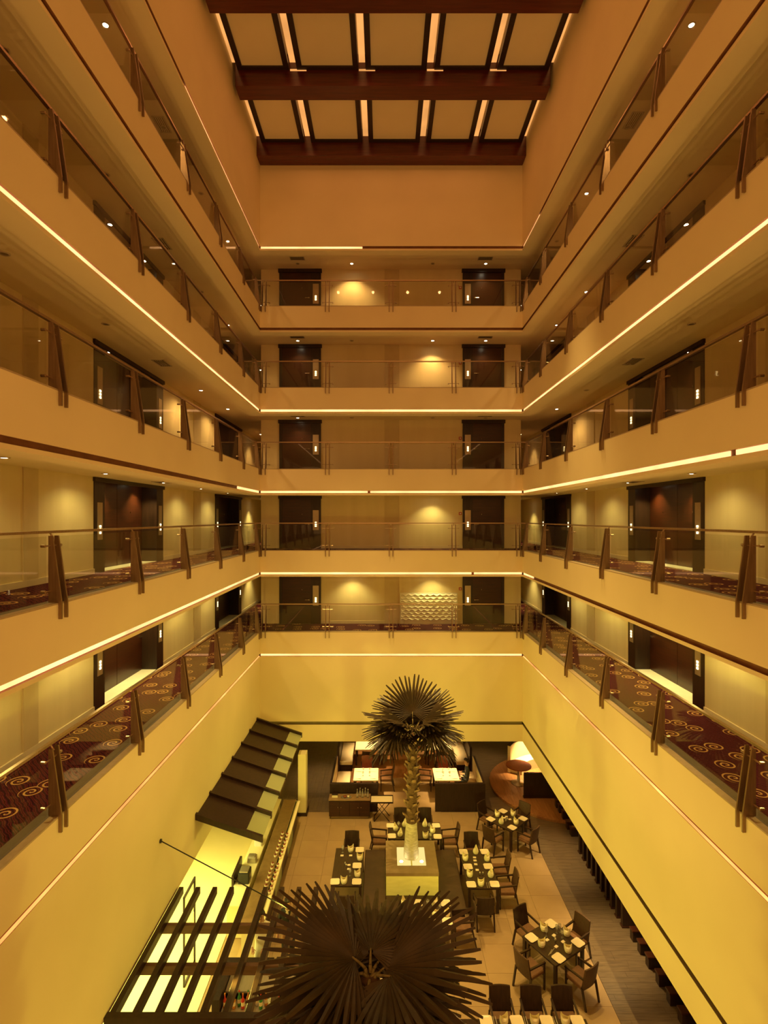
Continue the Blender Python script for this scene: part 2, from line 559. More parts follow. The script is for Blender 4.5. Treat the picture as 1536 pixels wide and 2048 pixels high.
struct(cl.build('ceiling', 'ceil'), 'cream corridor ceiling above the fifth balcony', 'ceiling')
# restaurant ceiling below the first balcony
mb = MB()
for (x0, y0, x1, y1) in ((-9, 6, XL - .2, 30), (XR + .2, 2, 10.2, 30), (XL - .2, YB + .2, XR + .2, 30)):
    mb.box(x0, y0, ZC0, x1, y1, ZC0 + .12)
struct(mb.build('ceiling', 'ceil'), 'restaurant ceiling under the first balcony', 'ceiling')
# corridor walls
DOORY = [(12.41, 16.27), (21.3, 25.16)]
for nm, Xw, s in (('left', XLW, -1), ('right', XRW, 1)):
    mb = MB()
    ys = [YN, DOORY[0][0], DOORY[0][1], DOORY[1][0], DOORY[1][1], YE]
    for i in (0, 2, 4):
        mb.box(Xw, ys[i], ZC0, Xw + s * .5, ys[i + 1], 21.9)
    mb.box(Xw + s * .5, YN, ZC0, Xw + s * .6, YE, 21.9)
    struct(mb.build('wall_' + nm, 'corr'), 'beige corridor wall with guest room alcoves on the %s' % nm, 'wall')
mb = MB().box(-5.25, YBW, ZC0 + .1, 5.80, YBW + .3, 21.9)
struct(mb.build('wall_back', 'corr'), 'beige corridor wall between the back guest room doors', 'wall')
mb = MB().box(XLW - .5, YE, ZC0, XRW + .5, YE + .2, 21.9)
struct(mb.build('wall_back', 'corr'), 'end wall of the side corridors', 'wall')
for nm, x0, x1 in (('left', -5.25, -5.1), ('right', 5.65, 5.8)):
    struct(MB().box(x0, YBW + .3, ZC0, x1, YE, 21.9).build('wall_' + nm, 'corr'), 'inner side wall of the rear passage on the %s' % nm, 'wall')
# pilaster trims and skirtings
for k in range(5):
    z = LEV[k]
    zc = STR[k + 1] - .06
    for nm, Xw, s in (('left', XLW, -1), ('right', XRW, 1)):
        for j, (y0, y1) in enumerate(((9.97, 10.40), (18.9, 19.6))):
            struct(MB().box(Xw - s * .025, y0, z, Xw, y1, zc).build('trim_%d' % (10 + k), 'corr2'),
                   'flat beige pilaster on the %s corridor wall, %s balcony, %s pair of doors' % (nm, ORD[k], ('before the near', 'before the far')[j]), 'trim')
        mb = MB()
        for (y0, y1) in ((YN, DOORY[0][0]), (DOORY[0][1], DOORY[1][0]), (DOORY[1][1], YE)):
            mb.box(Xw, y0, z, Xw - s * .03, y1, z + .12)
        struct(mb.build('baseboard_' + nm, 'skirt'), 'cream baseboard along the %s corridor of the %s balcony' % (nm, ORD[k]), 'baseboard')
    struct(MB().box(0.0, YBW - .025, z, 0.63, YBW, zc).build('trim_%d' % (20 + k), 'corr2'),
           'flat beige pilaster midway along the back wall, %s balcony' % ORD[k], 'trim')
    mb = MB().box(-2.70, YBW - .02, z, 3.32, YBW, z + .12)
    struct(mb.build('baseboard_back', 'skirt'), 'cream baseboard between the back doors of the %s balcony' % ORD[k], 'baseboard')

# ------------------------------------------------------------------ cove light strips
def cove(k, nm, a, b, mat, label):
    z0, z1 = STR[k] - .035, STR[k] + .045
    mb = MB()
    if nm == 'back':
        mb.box(a, YB + .035, z0, b, YB + .058, z1)
    else:
        Xf, s = SIDE[nm]
        d0, d1 = (.008, .04) if k == 0 else (.035, .058)
        mb.box(Xf + s * d0, a, z0 if k else z0 - .012, Xf + s * d1, b, z1 if k else z0 + .02)
    tag(mb.build('cove_light', mat), label, 'strip light', 'glowing cove strips around the atrium')


nmz = ['lower wall', 'second balcony parapet', 'third balcony parapet', 'fourth balcony parapet', 'fifth balcony parapet', 'skylight wall']
for k, nm, a, b, mat in ((5, 'left', 13.2, 20.97, 'cove'), (5, 'back', XL + .02, -.87, 'cove'), (5, 'right', 18.8, 20.97, 'cove'),
                         (3, 'left', YN, 20.97, 'cove'), (3, 'back', XL + .02, XR - .02, 'cove'), (3, 'right', YN, 20.97, 'cove'),
                         (2, 'left', 17.95, 20.97, 'cove'), (2, 'back', XL + .02, -.66, 'cove'), (2, 'back', -.56, XR - .02, 'cove'), (2, 'right', YN, 8.3, 'cove'), (2, 'right', 8.45, 20.97, 'cove'),
                         (1, 'left', YN, 20.97, 'cove'), (1, 'back', XL + .02, 3.42, 'cove'), (1, 'back', 3.52, XR - .02, 'cove'), (1, 'right', 19.6, 20.97, 'cove'),
                         (0, 'left', YN, 20.97, 'covedim'), (0, 'back', XL + .02, XR - .02, 'cove'), (0, 'right', YN, 20.97, 'covedim')):
    extra = ''
    if (k, nm) in ((2, 'back'), (2, 'right'), (1, 'back')):
        extra = ', shorter piece' if abs(b - a) < 5 or (k == 2 and nm == 'right' and a < 0) else ', longer piece'
    cove(k, nm, a, b, mat, 'glowing %s cove strip along the %s on the %s side%s' % ('orange' if mat == 'covedim' else 'warm white', nmz[k], nm, extra))

# ------------------------------------------------------------------ balcony railings
PLATE = [(.15, 1.03), (.09, 1.03), (-.05, .02), (-.05, -.22), (-.002, -.22), (-.002, .03), (.15, .03)]
SIDEY = [5.5, 8.1, 10.7, 13.3, 15.9, 18.5, 20.84]
BACKX = [-4.75, -2.245, .255, 2.73, 5.26]


def railing(k, nm):
    z = LEV[k]
    if nm == 'back':
        def P(d, t, h):
            return (t, YB + d, z + h)
        pos, t0, t1 = BACKX, XL - .205, XR + .205
    else:
        Xf, s = SIDE[nm]

        def P(d, t, h):
            return (Xf + s * d, t, z + h)
        pos, t0, t1 = SIDEY, YN, YB - .05
    root = thing('balcony_railing', 'glass panel railing with bronze fin posts on the %s balcony, %s side' % (ORD[k], nm), 'railing',
                 P(.1, (t0 + t1) / 2, 0.025), 0, 'glass balcony railings around the atrium')
    mb = MB()
    poly = [P(.145, t0, 1.065), P(.205, t0, 1.065), P(.205, t0, 1.105), P(.145, t0, 1.105)]
    e = Vector(P(0, t1, 0)) - Vector(P(0, t0, 0))
    mb.prism(poly, e)
    if nm == 'back':
        for xa in (XL - .205, XR + .145):
            mb.box(xa, YB - .05, z + 1.065, xa + .06, YB + .145, z + 1.105)
    mb.build('handrail', 'rail', root, world=True)
    for t in pos:
        for dt in (-.085, .06):
            mb = MB()
            poly = [P(d, t + dt, h) for d, h in PLATE]
            mb.prism(poly, Vector(P(0, t + .028, 0)) - Vector(P(0, t, 0)))
            mb.build('post', 'bronze', root, world=True)
        qs = (-.2, .2)
        if nm != 'back' and t > 20:
            qs = (-.2, .07)
        for hh in (.88, .2):
            mb = MB()
            mb.tube(P(.12, t + qs[0], hh), P(.12, t + qs[1], hh), .012, n=6)
            for q in qs:
                mb.tube(P(.12, t + q, hh), P(.185, t + q, hh), .022, n=8)
            mb.build('clamp', 'rail', root, world=True)
        MB().tube(P(.12, t, .98), P(.175, t, 1.07), .014, n=6).build('bracket', 'rail', root, world=True)
    edges = [t0 if nm == 'back' else YN] + pos + [t1]
    for a, b in zip(edges[:-1], edges[1:]):
        if b - a < .6:
            continue
        mb = MB()
        mb.box(*P(.160, a + .11, .03), *P(.172, b - .11, 1.02))
        mb.build('glass_panel', 'glass', root, world=True)


for k in range(5):
    for nm in ('left', 'right', 'back'):
        railing(k, nm)

# ------------------------------------------------------------------ guest room doors
DN = [0]


def door_root(label, loc):
    DN[0] += 1
    return thing('door_%d' % DN[0], label, 'door', loc, 0, None, 'structure')


def number_dots(mb, p, u, n, w=.035):
    """three lit dots stacked on a plaque at p; u = along the wall, n = out of the wall"""
    for i in range(3):
        c = Vector(p) + Vector((0, 0, .075 * (i - 1)))
        a = Vector(u) * w
        b = Vector((0, 0, .026))
        q = Vector(n) * .008
        mb.add([c - a - b, c + a - b, c + a + b, c - a + b, c - a - b + q, c + a - b + q, c + a + b + q, c - a + b + q],
               [(4, 5, 6, 7), (0, 1, 5, 4), (1, 2, 6, 5), (2, 3, 7, 6), (3, 0, 4, 7)])


def back_door(k, nm):
    z = LEV[k]
    zc = STR[k + 1] - .06
    x0, x1 = (-4.465, -2.70) if nm == 'left' else (3.32, 5.08)
    xin = x1 if nm == 'left' else x0            # plaque side
    s = -1 if nm == 'left' else 1
    root = door_root('dark wood guest room door on the back wall, %s side, %s balcony' % (nm, ORD[k]), ((x0 + x1) / 2, YBW, z))
    mb = MB()
    mb.box(x0, YBW - .06, z, x0 + .12, YBW, zc)
    mb.box(x1 - .12, YBW - .06, z, x1, YBW, zc)
    mb.box(x0 - .04, YBW - .10, zc - .14, x1 + .04, YBW, zc)
    mb.box(min(xin, xin + s * .42), YBW - .05, z, max(xin, xin + s * .42), YBW, zc)
    mb.build('frame', 'frame', root, world=True)
    a, b = sorted((xin + s * .42, (x0 if nm == 'left' else x1) - s * .12))
    mb = MB().box(a, YBW - .035, z + .01, b, YBW - .005, zc - .14)
    lf = mb.build('leaf', 'door', root, world=True)
    mb = MB()
    hx = xin + s * .50
    mb.tube((hx, YBW - .035, z + 1.02), (hx, YBW - .10, z + 1.02), .02)
    mb.tube((hx, YBW - .09, z + 1.02), (hx + s * .17, YBW - .09, z + 1.02), .015)
    mb.lathe([(.012, -.012), (.012, .012)], (hx + s * .3, YBW - .04, z + 1.45), 8)
    h = mb.build('handle', 'chrome', root, world=True)
    mb = MB().box(xin + s * .09, YBW - .065, z + .78, xin + s * .34, YBW - .05, z + 1.62)
    pl = mb.build('plaque', 'plaque', root, world=True)
    mb = MB()
    number_dots(mb, (xin + s * .215, YBW - .066, z + 1.02), (1, 0, 0), (0, -1, 0))
    mb.build('number_light', 'num', root, world=True)


def side_door(k, nm, j):
    z = LEV[k]
    zc = STR[k + 1] - .06
    Xw, s = (XLW, -1) if nm == 'left' else (XRW, 1)
    y0, y1 = DOORY[j]
    jw = .46
    root = door_root('pair of dark wood guest room doors in the %s alcove on the %s corridor, %s balcony' % (('near', 'far')[j], nm, ORD[k]), (Xw, (y0 + y1) / 2, z))
    xb = Xw + s * .42
    for (a, b) in ((y0, y0 + jw), (y1 - jw, y1)):
        mb = MB().box(Xw - s * .02, a, z, xb, b, zc)
        mb.build('jamb', 'frame', root, world=True)
        c = (a + b) / 2
        mb = MB().box(Xw - s * .035, c - .11, z + .78, Xw - s * .02, c + .11, z + 1.66)
        mb.build('plaque', 'plaque', root, world=True)
        mb = MB()
        number_dots(mb, (Xw - s * .036, c, z + 1.02), (0, 1, 0), (-s, 0, 0))
        mb.build('number_light', 'num', root, world=True)
    ym = (y0 + y1) / 2
    for (a, b, hy) in ((y0 + jw, ym, y0 + jw + .12), (ym, y1 - jw, y1 - jw - .12)):
        mb = MB().box(xb, a + .01, z + .01, xb + s * .05, b - .01, zc)
        mb.build('leaf', 'door', root, world=True)
        mb = MB()
        mb.tube((xb, hy, z + 1.02), (xb - s * .07, hy, z + 1.02), .02)
        d = .16 if hy < ym else -.16
        mb.tube((xb - s * .06, hy, z + 1.02), (xb - s * .06, hy + d, z + 1.02), .015)
        mb.build('handle', 'chrome', root, world=True)
        mb = MB().box(xb - s * .012, (a + b) / 2 - .02, z + 1.43, xb, (a + b) / 2 + .02, z + 1.47)
        mb.build('peephole', 'chrome', root, world=True)
    MB().box(xb + s * .05, y0, z, xb + s * .08, y1, zc).build('backing', 'frame', root, world=True)
    MB().box(Xw - s * .01, y0 + jw, z, xb, y1 - jw, z + .02).build('threshold', 'marble', root, world=True)
    MB().box(Xw - s * .06, y0 - .03, zc - .10, Xw, y1 + .03, zc - .001).build('header', 'frame', root, world=True)


for k in range(5):
    for nm in ('left', 'right'):
        back_door(k, nm)
        for j in (0, 1):
            side_door(k, nm, j)

# relief wave panel on the first balcony's back wall
rp = thing('relief_panel', 'low cream panel of embossed wave scallops on the first balcony back wall', 'panel', (1.88, YBW - .07, LEV[0]))
MB().box(.66, YBW - .07, LEV[0], 3.1, YBW - .04, LEV[0] + 1.32).build('backing', 'marble', rp, world=True)
nr, nc = 9, 9
for r in range(nr):
    mb = MB()
    zz = LEV[0] + .15 + r * 1.14 / nr
    n = nc * 8
    va, vb, vc = [], [], []
    for i in range(n + 1):
        x = .70 + 2.36 * i / n
        w = math.sin(2 * PI * i / 8 + (PI if r % 2 else 0))
        va.append((x, YBW - .071, zz + .01 + .035 * w))
        vb.append((x, YBW - .115, zz + .05 + .035 * w))
        vc.append((x, YBW - .071, zz + .115 + .01 * w))
    fs = []
    for i in range(n):
        fs.append((i, i + 1, n + 2 + i, n + 1 + i))
        fs.append((n + 1 + i, n + 2 + i, 2 * n + 3 + i, 2 * n + 2 + i))
    mb.add(va + vb + vc, fs)
    mb.build('wave_ridge', 'marble', rp, world=True)

# red alarm call points beside the right back door
for k in range(5):
    z = LEV[k] + 1.48
    o = thing('fire_alarm', 'small red fire alarm call point beside the right back door, %s balcony' % ORD[k], 'alarm', (3.22, YBW, z), 0, 'red fire alarm call points')
    MB().bbox(3.16, YBW - .035, z - .06, 3.28, YBW, z + .06, .008).build('case', 'red', o, world=True)
    MB().box(3.19, YBW - .04, z - .03, 3.25, YBW - .034, z + .03).build('window', 'bwhite', o, world=True)

# ------------------------------------------------------------------ ceiling downlights and vents
DL = {'ring': MB().lathe([(.085, 0), (.085, -.012), (.06, -.016), (.055, -.004)], n=20).mesh('ring', 'ring', True),
      'lens': MB().lathe([(.054, -.003), (.054, -.010), (.02, -.014)], n=16).mesh('lens', 'lens'),
      'off': MB().lathe([(.054, -.003), (.054, -.010), (.02, -.014)], n=16).mesh('lens', 'lensoff')}
KW = {}
NDL = {}


def downlight(x, y, z, lit, label, power=26, angle=95, col=(1.0, .60, .22)):
    o = thing('downlight', label, 'downlight', (x, y, z), 0, 'lit ceiling downlights' if lit else 'unlit ceiling downlights')
    for nm, me in (('ring', DL['ring']), ('lens', DL['lens'] if lit else DL['off'])):
        c = bpy.data.objects.new(nm, me)
        COL.objects.link(c)
        c.parent = o
    if lit and power:
        spot('lamp', (0, 0, -.03), power, col, angle, .7, (0, 0, -3), .05, o)


ROWS = ['nearest', 'second nearest', 'middle', 'second farthest', 'farthest']
GY = [8.4, 11.45, 14.45, 17.4, 20.4]
LITL = {4: {1, 4}, 3: {4}, 2: {3, 4}, 1: {0, 1, 2, 3, 4}, 0: {0, 1, 2, 3, 4}}
LITR = {4: {1, 3}, 3: {3, 4}, 2: {4}, 1: {0, 1, 2, 3, 4}, 0: {0, 1, 2, 3, 4}}
for k in range(5):
    zc = STR[k + 1] - .06
    cc = (1.0, .60, .22) if k >= 2 else (1.0, .78, .26)
    for i, y in enumerate(GY):
        for nm, x, lt in (('left', -5.97, LITL), ('right', 6.57, LITR)):
            lit = i in lt[k]
            downlight(x, y, zc, lit, '%s round downlight, %s in the %s corridor ceiling over the %s balcony' % ('lit' if lit else 'unlit', ROWS[i], nm, ORD[k]), (62, 44)[k] if k < 2 else 125, 150, col=cc)
    # beyond the back corner (the pale bright wall ends)
    for nm, x in (('left', -6.15), ('right', 6.75)):
        downlight(x, 26.6, zc, True, 'lit downlight in the %s rear passage ceiling, %s balcony' % (nm, ORD[k]), 130 if k < 3 else 40, col=cc)
    # back corridor
    for i, x in enumerate((-3.6, -1.36, 2.0, 4.2)):
        lit = i in {4: (1, 3), 3: (0, 2, 3), 2: (0,), 1: (2,), 0: (2, 1)}[k]
        downlight(x, 22.2, zc, lit, '%s downlight before the %s back wall, %s balcony ceiling' % ('lit' if lit else 'unlit', ('left door of the', 'left half of the', 'right half of the', 'right door of the')[i], ORD[k]), (75 if k < 2 else 150) if i in (1, 2) else 45, 115, cc)
    # over the doors
    for nm, x in (('left', XLW - .12), ('right', XRW + .12)):
        for j, y in enumerate((13.4, 15.3)):
            lit = k in (3, 1, 0) or (k == 2 and j == 0)
            downlight(x, y, zc, lit, '%s downlight over the %s leaf of the %s corridor door pair, %s balcony' % ('lit' if lit else 'unlit', ('near', 'far')[j], nm, ORD[k]), 115 if k < 2 else 24, 110, cc)
    # vents
    vts = [('left', -5.97, 14.95 - .6, 0), ('right', 6.6, 14.2, 0), ('back left', -3.55, 21.75, 1), ('back right', 4.1, 21.75, 1)]
    for nm, x, y, turn in vts:
        w, d = (.30, .16) if turn else (.16, .30)
        o = thing('ceiling_vent', 'dark slotted air vent in the %s corridor ceiling over the %s balcony' % (nm, ORD[k]), 'vent', (x, y, zc), 0, 'ceiling air vents')
        mb = MB().box(-w, -d, -.012, w, -d + .03, 0).box(-w, d - .03, -.012, w, d, 0).box(-w, -d, -.012, -w + .03, d, 0).box(w - .03, -d, -.012, w, d, 0)
        mb.build('frame', 'ring', o)
        mb = MB()
        for q in range(5):
            f = -.8 + .4 * q
            if turn:
                mb.box(-w + .03, f * d * .8 - .012, -.010, w - .03, f * d * .8 + .012, -.002)
            else:
                mb.box(f * w * .8 - .012, -d + .03, -.010, f * w * .8 + .012, d - .03, -.002)
        mb.build('grille', 'vent', o)

# ------------------------------------------------------------------ skylight
ZP = 25.56
struct(MB().box(XL - .3, YN, 26.05, XR + .3, YB + .3, 26.25).build('ceiling', 'panel'), 'atrium ceiling above the skylight beams', 'ceiling')
BEAMS = [(14.1, 14.67), (17.13, 17.72), (20.43, 21.0)]
for i, (y0, y1) in enumerate(BEAMS):
    mb = MB().bbox(XL + .1 if i < 2 else XL + .005, y0, 25.03, XR - .1 if i < 2 else XR - .005, y1, 26.05, .015)
    tag(mb.build('skylight_beam', 'beam'), 'glossy dark mahogany beam, %s of three across the skylight' % ('nearest', 'middle', 'farthest')[i], 'beam', 'skylight beams')
PX = [(-4.70, -3.05), (-2.8, -.84), (-.6, 1.34), (1.59, 3.36), (3.6, 5.25)]
COLN = ['leftmost', 'second from the left', 'middle', 'second from the right', 'rightmost']
for r, (y0, y1) in enumerate(((14.67, 17.13), (17.72, 20.43))):
    for c, (x0, x1) in enumerate(PX):
        o = thing('skylight_bay', 'cream skylight panel in a dark frame, %s of the %s row' % (COLN[c], ('near', 'far')[r]), 'panel', ((x0 + x1) / 2, (y0 + y1) / 2, ZP), 0, 'framed skylight panels')
        mb = MB()
        fw = .17
        a, b = y0 + .005, y1 - .005
        mb.box(x0, a, ZP - .03, x0 + fw, b, ZP + .12).box(x1 - fw, a, ZP - .03, x1, b, ZP + .12)
        mb.box(x0 + fw, a, ZP - .03, x1 - fw, a + .12, ZP + .12).box(x0 + fw, b - .12, ZP - .03, x1 - fw, b, ZP + .12)
        mb.build('frame', 'frame', o, world=True)
        MB().box(x0 + fw, a + .12, ZP + .02, x1 - fw, b - .12, ZP + .06).build('fabric_panel', 'panel', o, world=True)
    SL = [(XL + .01, -4.72), (-3.03, -2.82), (-.82, -.62), (1.36, 1.57), (3.38, 3.58), (5.27, XR - .01)]
    for c, (x0, x1) in enumerate(SL):
        nm = ['left wall', 'first gap', 'second gap', 'third gap', 'fourth gap', 'right wall'][c]
        tag(MB().box(x0, y0 + .02, ZP + .20, x1, y1 - .02, ZP + .22).build('skylight_strip_light', 'slotlit'),
            'glowing strip at the %s between panels of the %s skylight row' % (nm, ('near', 'far')[r]), 'strip light', 'skylight strip lights')
for c, x in enumerate((-2.92, -.72, 1.46, 3.48)):  # emissive patches put in for lit ceiling showing past the panel frames
    tag(MB().box(x - .1, 17.12, 25.50, x + .42, 17.128, 25.56).build('light_ledge', 'slotlit'), 'small glowing ledge on the middle beam below the %s gap' % ORD[c], 'strip light', 'glowing ledges on the middle beam')

# ------------------------------------------------------------------ restaurant floor
struct(MB().box(-9, 3, -.12, 10.2, 30, -.012).build('floor', 'grout'), 'restaurant floor bed below tiles and planks', 'floor')
fl = empty('floor', (0, 0, 0))
struct(fl, 'beige stone tile floor of the restaurant', 'floor')
TS = .9
tile_me = MB().bbox(.002, .002, -.012, TS - .002, TS - .002, .006, .002).mesh('tile', 'tile')
tx0 = 5.23 - TS * 9
for iy in range(16):
    y = 20.35 - TS * (iy + 1)
    if y < 6.5:
        break
    for ix in range(-1, 9):
        o = bpy.data.objects.new('tile', tile_me)
        COL.objects.link(o)
        o.parent = fl
        o.location = (tx0 + ix * TS, y, 0)
for iy in range(3):
    for ix in range(3):
        o = bpy.data.objects.new('tile', tile_me)
        COL.objects.link(o)
        o.parent = fl
        o.location = (-.55 + ix * TS, 20.35 + iy * TS, 0)
# dark plank walkway on the right and at the back
pf = empty('floor', (0, 0, 0))
struct(pf, 'dark plank walkway floor beside and behind the beige tiles', 'floor')


def planks(name, x0, y0, x1, y1, w, along, mat, z=.006, parent=None):
    mb = MB()
    rnd = random.Random(3)
    a0, a1, b0, b1 = (x0, x1, y0, y1) if along == 'x' else (y0, y1, x0, x1)
    b = b0
    while b < b1 - .01:
        e = min(b + w, b1)
        a = a0 - rnd.random() * 1.2
        while a < a1:
            n = a + 1.3
            lo, hi = max(a, a0), min(n, a1)
            if hi - lo > .02:
                if along == 'x':
                    mb.box(lo + .002, b + .002, -.012, hi - .002, e - .002, z)
                else:
                    mb.box(b + .002, lo + .002, -.012, e - .002, hi - .002, z)
            a = n
        b = e
    o = mb.build(name, mat, parent)
    o['kind'] = 'stuff'
    return o


planks('plank', 5.235, 6, 10.2, 30, .16, 'x', 'plank', parent=pf)
planks('plank', -4.2, 20.36, -.56, 30, .16, 'y', 'plank', parent=pf)
planks('plank', 2.16, 20.36, 5.23, 30, .16, 'y', 'plank', parent=pf)
# wood floor of the booths
wf = empty('floor', (0, 0, 0))
struct(wf, 'warm oak plank floor between the dining booths', 'floor')
planks('plank', -1.2, 23.06, 2.6, 30, .14, 'y', 'oak', z=.008, parent=wf)
planks('plank', -2.06, 20.5, -.56, 27, .14, 'y', 'oak', z=.014, parent=wf)
planks('plank', 2.16, 20.5, 3.84, 27, .14, 'y', 'oak', z=.014, parent=wf)
# dark ring round the platform
mb = MB()
CX, CY = 7.2, 22.25
n = 72
v = []
for r in (2.78, 3.98):
    for z in (.004, .018):
        for i in range(n):
            t = 2 * PI * i / n
            v.append((CX + r * math.cos(t), CY + r * math.sin(t), z))
fs = []
for i in range(n):
    j = (i + 1) % n
    fs += [(n + i, n + j, 3 * n + j, 3 * n + i), (2 * n + i, 3 * n + i, 3 * n + j, 2 * n + j)]
mb.add(v, [tuple(reversed(f)) for f in fs])
struct(mb.build('floor', 'plank'), 'dark curved floor ring around the round wooden platform', 'floor')
pt = thing('platform', 'round raised oak platform under the russet round table', 'platform', (CX, CY, 0))
MB().lathe([(2.78, 0), (2.78, .10), (2.75, .11)], (CX, CY, 0), 72).build('base', 'oak', pt, world=True)
mb = MB()
for i in range(40):
    x = CX - 2.74 + i * .137
    h = math.sqrt(max(0, 2.74 ** 2 - (x + .068 - CX) ** 2))
    mb.box(x + .002, CY - h, .10, x + .135, CY + h, .118)
tag(mb.build('plank', 'oak', pt, world=True), kind='stuff')
# kitchen floor and wall on the left below the atrium wall
struct(MB().box(-9, 6, -.012, -4.25, 30, .006).build('floor', 'kitfloor'), 'bright cream kitchen floor behind the buffet', 'floor')
struct(MB().box(-7.6, 3, 0, -7.4, 30, ZC0).build('wall_left', 'kitwall'), 'bright cream kitchen wall far behind the buffet', 'wall')
struct(MB().box(10, 2, 0, 10.2, 30, ZC0).build('wall_right', 'corr'), 'wall behind the dark fins on the right', 'wall')
struct(MB().box(-9, 29.6, 0, 10.2, 29.8, ZC0).build('wall_back', 'corr'), 'far wall of the restaurant behind the booths', 'wall')

# ------------------------------------------------------------------ canopy over the buffet
cp = thing('buffet_canopy', 'sloping dark timber and frosted glass canopy fixed to the left wall above the buffet', 'canopy', (XL, 17.1, 3.4))
CA, CB = Vector((XL + .005, 0, 3.45)), Vector((-3.15, 0, 2.86))


def cpt(u, y, dz=0.0):
    p = CA.lerp(CB, u)
    return (p.x, y, p.z + dz)


ry = [13.8 + 1.1 * i for i in range(7)]
for y in ry:
    MB().prism([cpt(0, y, -.05), cpt(1, y, -.05), cpt(1, y, .11), cpt(0, y, .11)], (0, .09, 0)).build('rafter', 'frame', cp, world=True)
for a, b in zip(ry[:-1], ry[1:]):
    MB().prism([cpt(0.0, a + .09, 0), cpt(.73, a + .09, 0), cpt(.73, a + .09, .03), cpt(0.0, a + .09, .03)], (0, b - a - .09, 0)).build('roof_board', 'frame', cp, world=True)
    MB().prism([cpt(.735, a + .09, .005), cpt(.99, a + .09, .005), cpt(.99, a + .09, .02), cpt(.735, a + .09, .02)], (0, b - a - .09, 0)).build('glass_pane', 'frost', cp, world=True)

# ------------------------------------------------------------------ pergola over the bar
pg = thing('pergola', 'dark timber slatted pergola hung from the left wall above the bar', 'pergola', (-3.0, 11, 2.3))
for i in range(10):
    x = -4.79 + .397 * i
    MB().bbox(x - .052, 9.42, 2.34, x + .052, 12.62, 2.50, .006).build('slat', 'frame', pg, world=True)
for y in (11.62, 10.57):
    MB().box(XL + .005, y, 2.16, -1.15, y + .09, 2.34).build('crossbeam', 'tanwood', pg, world=True)
MB().box(XL + .005, 9.30, 2.16, -1.15, 9.42, 2.50).build('front_beam', 'frame', pg, world=True)
MB().box(XL + .005, 9.42, 2.16, XL + .06, 12.62, 2.36).build('wall_plate', 'frame', pg, world=True)
tr = thing('tension_rod', 'thin dark steel rod from the left wall down to the pergola', 'rod', (XL + .02, 11.65, 4.16))
MB().tube((XL + .02, 11.65, 4.16), (-2.1, 11.9, 2.49), .012, n=6).build('rod', 'black', tr, world=True)
MB().tube((XL + .002, 11.65, 4.16), (XL + .03, 11.65, 4.16), .045, n=12).build('wall_plate', 'black', tr, world=True)

# ------------------------------------------------------------------ buffet, bar and kitchen
bc = thing('buffet_counter', 'long stone topped buffet counter with a lit pale edge under the canopy', 'counter', (-3.38, 16.5, 0))
MB().bbox(-3.67, 13.5, .86, -3.24, 19.56, .90, .006).build('worktop', 'counter', bc, world=True)
MB().bbox(-3.24, 13.5, .80, -3.08, 19.56, .86, .006).build('serving_ledge', 'kitfloor', bc, world=True)
MB().box(-3.63, 13.55, 0.012, -3.2, 19.5, .86).build('body', 'kitwall', bc, world=True)
for i in range(6):
    y = 13.56 + i * .99
    MB().box(-3.20, y, .10, -3.17, y + .97, .79).build('front_panel', 'frost' if i in (2, 4) else 'frame', bc, world=True)
MB().box(-3.22, 13.6, 0.012, -3.19, 19.45, .10).build('plinth', 'frame', bc, world=True)
bb = thing('back_counter', 'bright cream back counter behind the buffet', 'counter', (-4.0, 16.5, 0))
MB().bbox(-4.22, 14.2, .86, -3.78, 19.6, .90, .006).build('worktop', 'kitwall', bb, world=True)
MB().box(-4.2, 14.25, 0.006, -3.82, 19.55, .86).build('body', 'kitwall', bb, world=True)
for i in range(5):
    y = 14.3 + i * 1.05
    MB().box(-4.215, y, .12, -4.2, y + 1.0, .8).build('door', 'kitfloor', bb, world=True)
# serving things along the back counter
for i, (y, w, d, h, mt, lb) in enumerate(((15.2, .30, .34, .30, 'black', 'small black coffee machine on the back counter below the canopy edge'),
                                          (16.05, .26, .22, .16, 'steel', 'low steel warmer on the back counter beside the coffee machine'),
                                          (16.9, .22, .26, .22, 'bwhite', 'pale bread box on the back counter under the canopy'))):
    o = thing('counter_appliance', lb, 'appliance', (-3.97, y, .90))
    MB().bbox(-w / 2, -d / 2, 0, w / 2, d / 2, h, .015).build('body', mt, o)
    MB().bbox(-w / 2 + .03, -d / 2 + .03, h, w / 2 - .03, d / 2 - .03, h + .03, .008).build('lid', 'steel', o)
    MB().box(w / 2, -.06, h * .4, w / 2 + .012, .06, h * .7).build('control_panel', 'plaque', o)
o = thing('tall_cabinet', 'tall dark cabinet end panel behind the back counter', 'cabinet', (-4.26, 15.45, 0))
MB().box(-4.29, 15.0, 0.006, -4.23, 15.9, 1.15).build('body', 'frame', o, world=True)
MB().box(-4.30, 15.03, .1, -4.29, 15.87, 1.1).build('door', 'door', o, world=True)
o = thing('column_box', 'pale square service column at the far end of the buffet', 'column', (-3.05, 20.3, 0))
MB().box(-3.25, 20.1, 0.006, -2.95, 20.5, 2.3).build('shaft', 'kitwall', o, world=True)
MB().box(-3.3, 20.05, 0.006, -2.9, 20.55, .12).build('base', 'frame', o, world=True)
